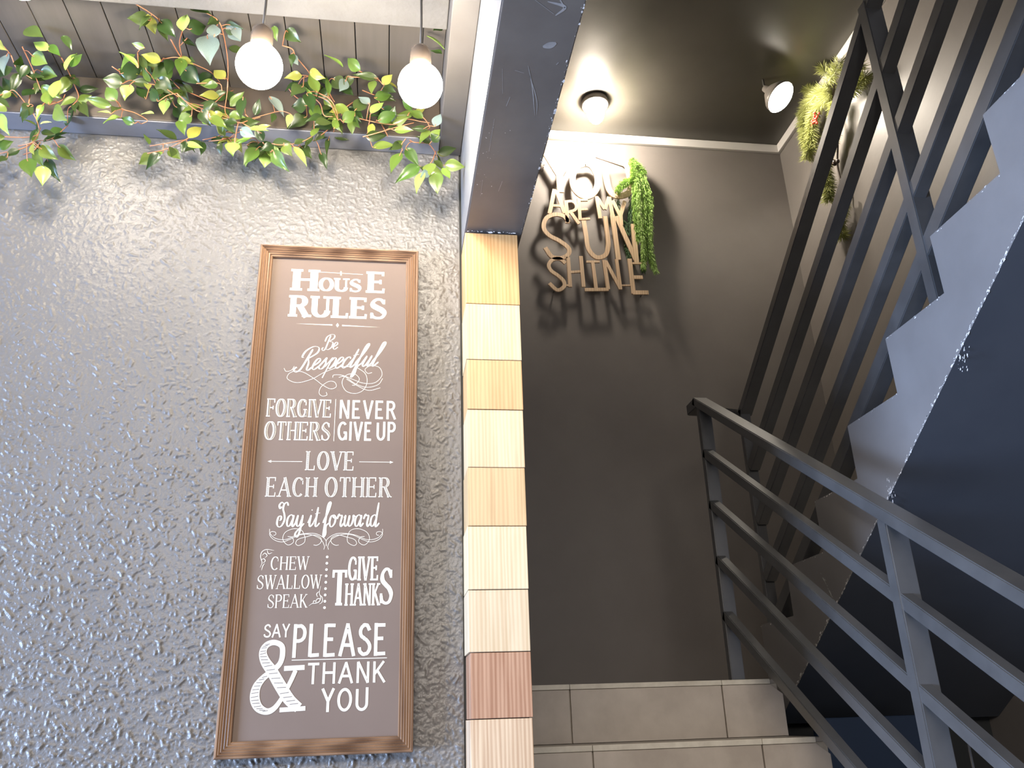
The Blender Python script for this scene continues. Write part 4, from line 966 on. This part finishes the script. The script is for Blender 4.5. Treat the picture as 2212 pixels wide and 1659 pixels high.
# (zoom, base, tip, width px, material)
A = []
def L_(fn, b, t, w, m): A.append((fn(*b), fn(*t), w, m))
for b, t, w, m in [((1225, 165), (1035, 135), 95, 'leafd'), ((1485, 252), (1515, 95), 85, 'leafb'), ((390, 410), (270, 340), 85, 'leafb'), ((385, 370), (492, 455), 70, 'leafg'), ((260, 450), (385, 520), 110, 'leafg'), ((330, 580), (465, 620), 100, 'leafg'),
 ((530, 570), (607, 398), 42, 'leafb'), ((575, 545), (662, 430), 80, 'leafg'), ((430, 795), (485, 630), 80, 'leafb'), ((400, 852), (370, 725), 80, 'leafg'), ((352, 850), (288, 962), 45, 'leafb'), ((1195, 575), (1130, 430), 50, 'leafd'), ((1128, 552), (972, 400), 45, 'leafb'),
 ((1312, 500), (1148, 442), 80, 'leafy'), ((1402, 545), (1222, 642), 120, 'leafg'), ((1060, 690), (1000, 798), 105, 'leafb'), ((1350, 812), (1330, 930), 80, 'leafb'), ((1190, 805), (1110, 700), 75, 'leafd'), ((1290, 825), (1215, 708), 80, 'leafd'), ((948, 822), (855, 700), 95, 'leafg'), ((912, 862), (678, 795), 70, 'leafg'),
 ((985, 955), (832, 975), 75, 'leafb'), ((905, 925), (790, 900), 32, 'leafb'), ((1255, 925), (1145, 918), 45, 'leafb'), ((1100, 1005), (975, 955), 60, 'leafg'), ((1690, 285), (1700, 490), 150, 'leafs'), ((1745, 300), (1735, 185), 90, 'leafs'), ((1830, 645), (1735, 560), 85, 'leafy'), ((1690, 1015), (1640, 960), 40, 'leafb'),
 ((1510, 1172), (1652, 1198), 55, 'leafb'), ((1330, 1240), (1225, 1280), 42, 'leafb'), ((1250, 1270), (1130, 1335), 90, 'leafg'), ((1370, 1220), (1470, 1290), 80, 'leafg'), ((1910, 1160), (1885, 1250), 90, 'leafb'), ((1915, 1165), (2045, 1122), 45, 'leafb'), ((2095, 1210), (1985, 1340), 90, 'leafb'),
 ((220, 1290), (255, 1440), 110, 'leafg'), ((320, 1200), (450, 1290), 90, 'leafg'), ((380, 1290), (462, 1465), 80, 'leafd'), ((350, 1350), (345, 1510), 100, 'leafb'), ((470, 1185), (615, 1308), 85, 'leafg'), ((-20, 1200), (100, 1150), 70, 'leafg'), ((60, 1280), (-20, 1310), 60, 'leafd'),
 ((140, 795), (15, 625), 85, 'leafd'), ((0, 930), (45, 1080), 75, 'leafb'), ((330, 1010), (415, 980), 25, 'leafb'), ((440, 880), (530, 980), 110, 'leafg'), ((510, 290), (585, 390), 60, 'leafd'), ((200, 240), (350, 300), 110, 'leafd'), ((1300, 170), (1420, 290), 100, 'leafd'), ((1550, 70), (1720, 110), 90, 'leafd'), ((1540, 240), (1680, 200), 110, 'leafd'),
 ((1180, 390), (1070, 350), 45, 'leafg'), ((-20, 340), (25, 400), 60, 'leafy'), ((60, 440), (10, 590), 90, 'leafs'), ((610, 640), (520, 600), 60, 'leafd'), ((1870, 250), (1950, 330), 75, 'leafs'), ((1980, 790), (1960, 970), 80, 'leafd'), ((1460, 980), (1500, 1080), 70, 'leafg'), ((1640, 900), (1700, 1010), 90, 'leafd'),
 ((980, 600), (1160, 560), 120, 'leafd'), ((1000, 680), (830, 640), 110, 'leafd'), ((1500, 560), (1620, 680), 130, 'leafd'), ((1420, 860), (1560, 960), 130, 'leafd'), ((1560, 940), (1440, 1010), 90, 'leafg'), ((1280, 640), (1400, 760), 110, 'leafd'), ((1540, 1200), (1680, 1180), 80, 'leafd'), ((1700, 960), (1850, 1020), 90, 'leafg'), ((270, 860), (150, 940), 90, 'leafd'), ((40, 860), (-30, 900), 80, 'leafg')]: L_(za, b, t, w, m)
for b, t, w, m in [((985, 545), (835, 442), 62, 'leafb'), ((1125, 575), (1000, 465), 85, 'leafg'), ((1310, 690), (1385, 605), 80, 'leafy'), ((1270, 640), (1060, 600), 60, 'leafd'), ((775, 755), (705, 600), 80, 'leafg'), ((862, 790), (858, 580), 42, 'leafg'), ((730, 800), (675, 700), 32, 'leafb'), ((1010, 650), (955, 745), 80, 'leafs'), ((900, 640), (1000, 720), 110, 'leafd'),
 ((385, 785), (505, 945), 80, 'leafs'), ((690, 945), (528, 1032), 100, 'leafd'), ((560, 930), (530, 1032), 50, 'leafb'), ((745, 965), (780, 835), 90, 'leafg'), ((900, 955), (725, 1040), 130, 'leafd'), ((910, 1050), (940, 960), 55, 'leafg'), ((1200, 850), (1110, 780), 70, 'leafs'), ((1210, 925), (1315, 830), 80, 'leafb'), ((1265, 985), (1435, 910), 85, 'leafg'), ((1240, 800), (1385, 760), 80, 'leafg'),
 ((1665, 290), (1815, 395), 80, 'leafb'), ((1790, 440), (1690, 395), 60, 'leafg'), ((1730, 1030), (1780, 925), 75, 'leafs'), ((1705, 1130), (1775, 1045), 70, 'leafg'), ((1225, 1200), (1415, 1180), 85, 'leafg'), ((1495, 1205), (1600, 1345), 85, 'leafg'), ((1455, 1245), (1370, 1405), 90, 'leafg'), ((1605, 1350), (1420, 1468), 90, 'leafg'), ((1640, 1400), (1578, 1570), 75, 'leafb'),
 ((1690, 1330), (1690, 1430), 100, 'leafg'), ((1740, 1400), (1752, 1580), 105, 'leafg'), ((1790, 1370), (1858, 1455), 85, 'leafb'), ((1812, 1340), (1978, 1358), 90, 'leafg'), ((235, 1125), (100, 1168), 45, 'leafb'), ((75, 1155), (80, 1252), 90, 'leafb'), ((290, 1205), (172, 1342), 95, 'leafg'), ((360, 1235), (345, 1358), 110, 'leafb'), ((415, 1230), (515, 1385), 95, 'leafg'),
 ((585, 1195), (690, 1348), 60, 'leafb'), ((640, 1190), (730, 1290), 80, 'leafd'), ((800, 1240), (855, 1365), 60, 'leafd'), ((870, 1125), (842, 1255), 36, 'leafd'), ((215, 1050), (380, 1062), 55, 'leafb'), ((145, 1055), (262, 1108), 75, 'leafs'), ((420, 210), (440, 330), 60, 'leafg'), ((520, 250), (620, 330), 90, 'leafd'), ((660, 700), (560, 760), 110, 'leafd'), ((690, 860), (560, 860), 110, 'leafd'),
 ((690, 760), (740, 900), 90, 'leafd'), ((960, 700), (1070, 760), 90, 'leafd'), ((1080, 900), (1180, 800), 100, 'leafd'), ((980, 990), (1090, 900), 80, 'leafg'), ((760, 1000), (900, 1000), 120, 'leafd'), ((1180, 1120), (1350, 1100), 70, 'leafd'), ((1400, 1060), (1560, 1060), 60, 'leafg'), ((1760, 1160), (1700, 1080), 70, 'leafd'), ((1300, 880), (1420, 960), 90, 'leafd'),
 ((1790, 220), (1720, 240), 60, 'leafd'), ((560, 450), (620, 530), 60, 'leafs'), ((100, 220), (150, 330), 70, 'leafs'), ((1680, 1400), (1620, 1440), 60, 'leafs'), ((200, 1180), (330, 1200), 80, 'leafd'), ((500, 1180), (560, 1260), 80, 'leafg')]: L_(zb_, b, t, w, m)
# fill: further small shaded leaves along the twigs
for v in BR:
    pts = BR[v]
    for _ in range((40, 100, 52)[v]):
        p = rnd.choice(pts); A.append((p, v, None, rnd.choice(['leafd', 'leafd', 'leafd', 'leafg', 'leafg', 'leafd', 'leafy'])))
def clampY(p, zmax=1.508):
    """depth at which the line of sight meets the air just below the boards"""
    q = onY(p[0], p[1], 1.0); return zmax/max(.1, q.z-EYE)
def place_leaf(P0, dirv, length, width, mat, v, face):
    x = dirv.normalized(); z = face-x*face.dot(x); z.normalize(); y = z.cross(x)
    o = bpy.data.objects.new('leaf', leaf_data(mat, rnd.randrange(3))); C.objects.link(o); o.parent = V[v]
    m = Matrix((x*length, y*width/.88, z*length*.8)).transposed().to_4x4()
    o.matrix_world = Matrix.Translation(-V[v].location) @ (Matrix.Translation(P0) @ m) if False else Matrix.Identity(4)
    o.matrix_parent_inverse = Matrix.Translation(-V[v].location); o.matrix_basis = Matrix.Translation(P0) @ m
    return o
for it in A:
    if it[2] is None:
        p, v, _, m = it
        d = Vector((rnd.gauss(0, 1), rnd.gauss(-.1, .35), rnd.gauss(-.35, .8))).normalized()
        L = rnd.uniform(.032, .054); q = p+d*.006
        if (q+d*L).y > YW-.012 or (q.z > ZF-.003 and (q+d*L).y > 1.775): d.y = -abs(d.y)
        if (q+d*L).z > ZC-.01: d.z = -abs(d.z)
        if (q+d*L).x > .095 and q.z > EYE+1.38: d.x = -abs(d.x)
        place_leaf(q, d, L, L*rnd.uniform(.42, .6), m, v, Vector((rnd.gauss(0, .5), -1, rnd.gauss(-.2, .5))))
        continue
    b, t, w, m = it; v = vid(b[0])
    low = (b[1]+t[1])/2 > 300
    Y = rnd.uniform(1.735, 1.79) if low else rnd.uniform(1.665, 1.755)
    if m == 'leafd': Y = min(Y+.02, 1.80 if low else 1.765)
    if b[0] > 900: Y = 1.70 if not low else 1.73
    Y = min(Y, clampY(b), clampY(t)); P0 = onY(*b, Y); P1 = onY(*t, Y+rnd.uniform(-.014, .008)); d = P1-P0
    wm_ = w/3.77*.00098*1.3
    tl = Vector((rnd.gauss(0, .3), -1, rnd.gauss(-.35, .3)))
    if m == 'leafb': tl = Vector((rnd.gauss(0, .2), -1, rnd.gauss(.5, .25)))
    place_leaf(P0, d, d.length, wm_*1.05, m, v, tl)
    # petiole to the closest twig point
    best = min(BR[v], key=lambda q: (q-P0).length)
    if (best-P0).length < .06:
        bm = bmesh.new(); mid = (best+P0)/2+Vector((0, -.003, .003)); bm_tube(bm, crom([best, mid, P0, P0+d*.15], 4), [.0011]*13, 4)
        bm_obj('petiole', bm, M['twig'], V[v], True)
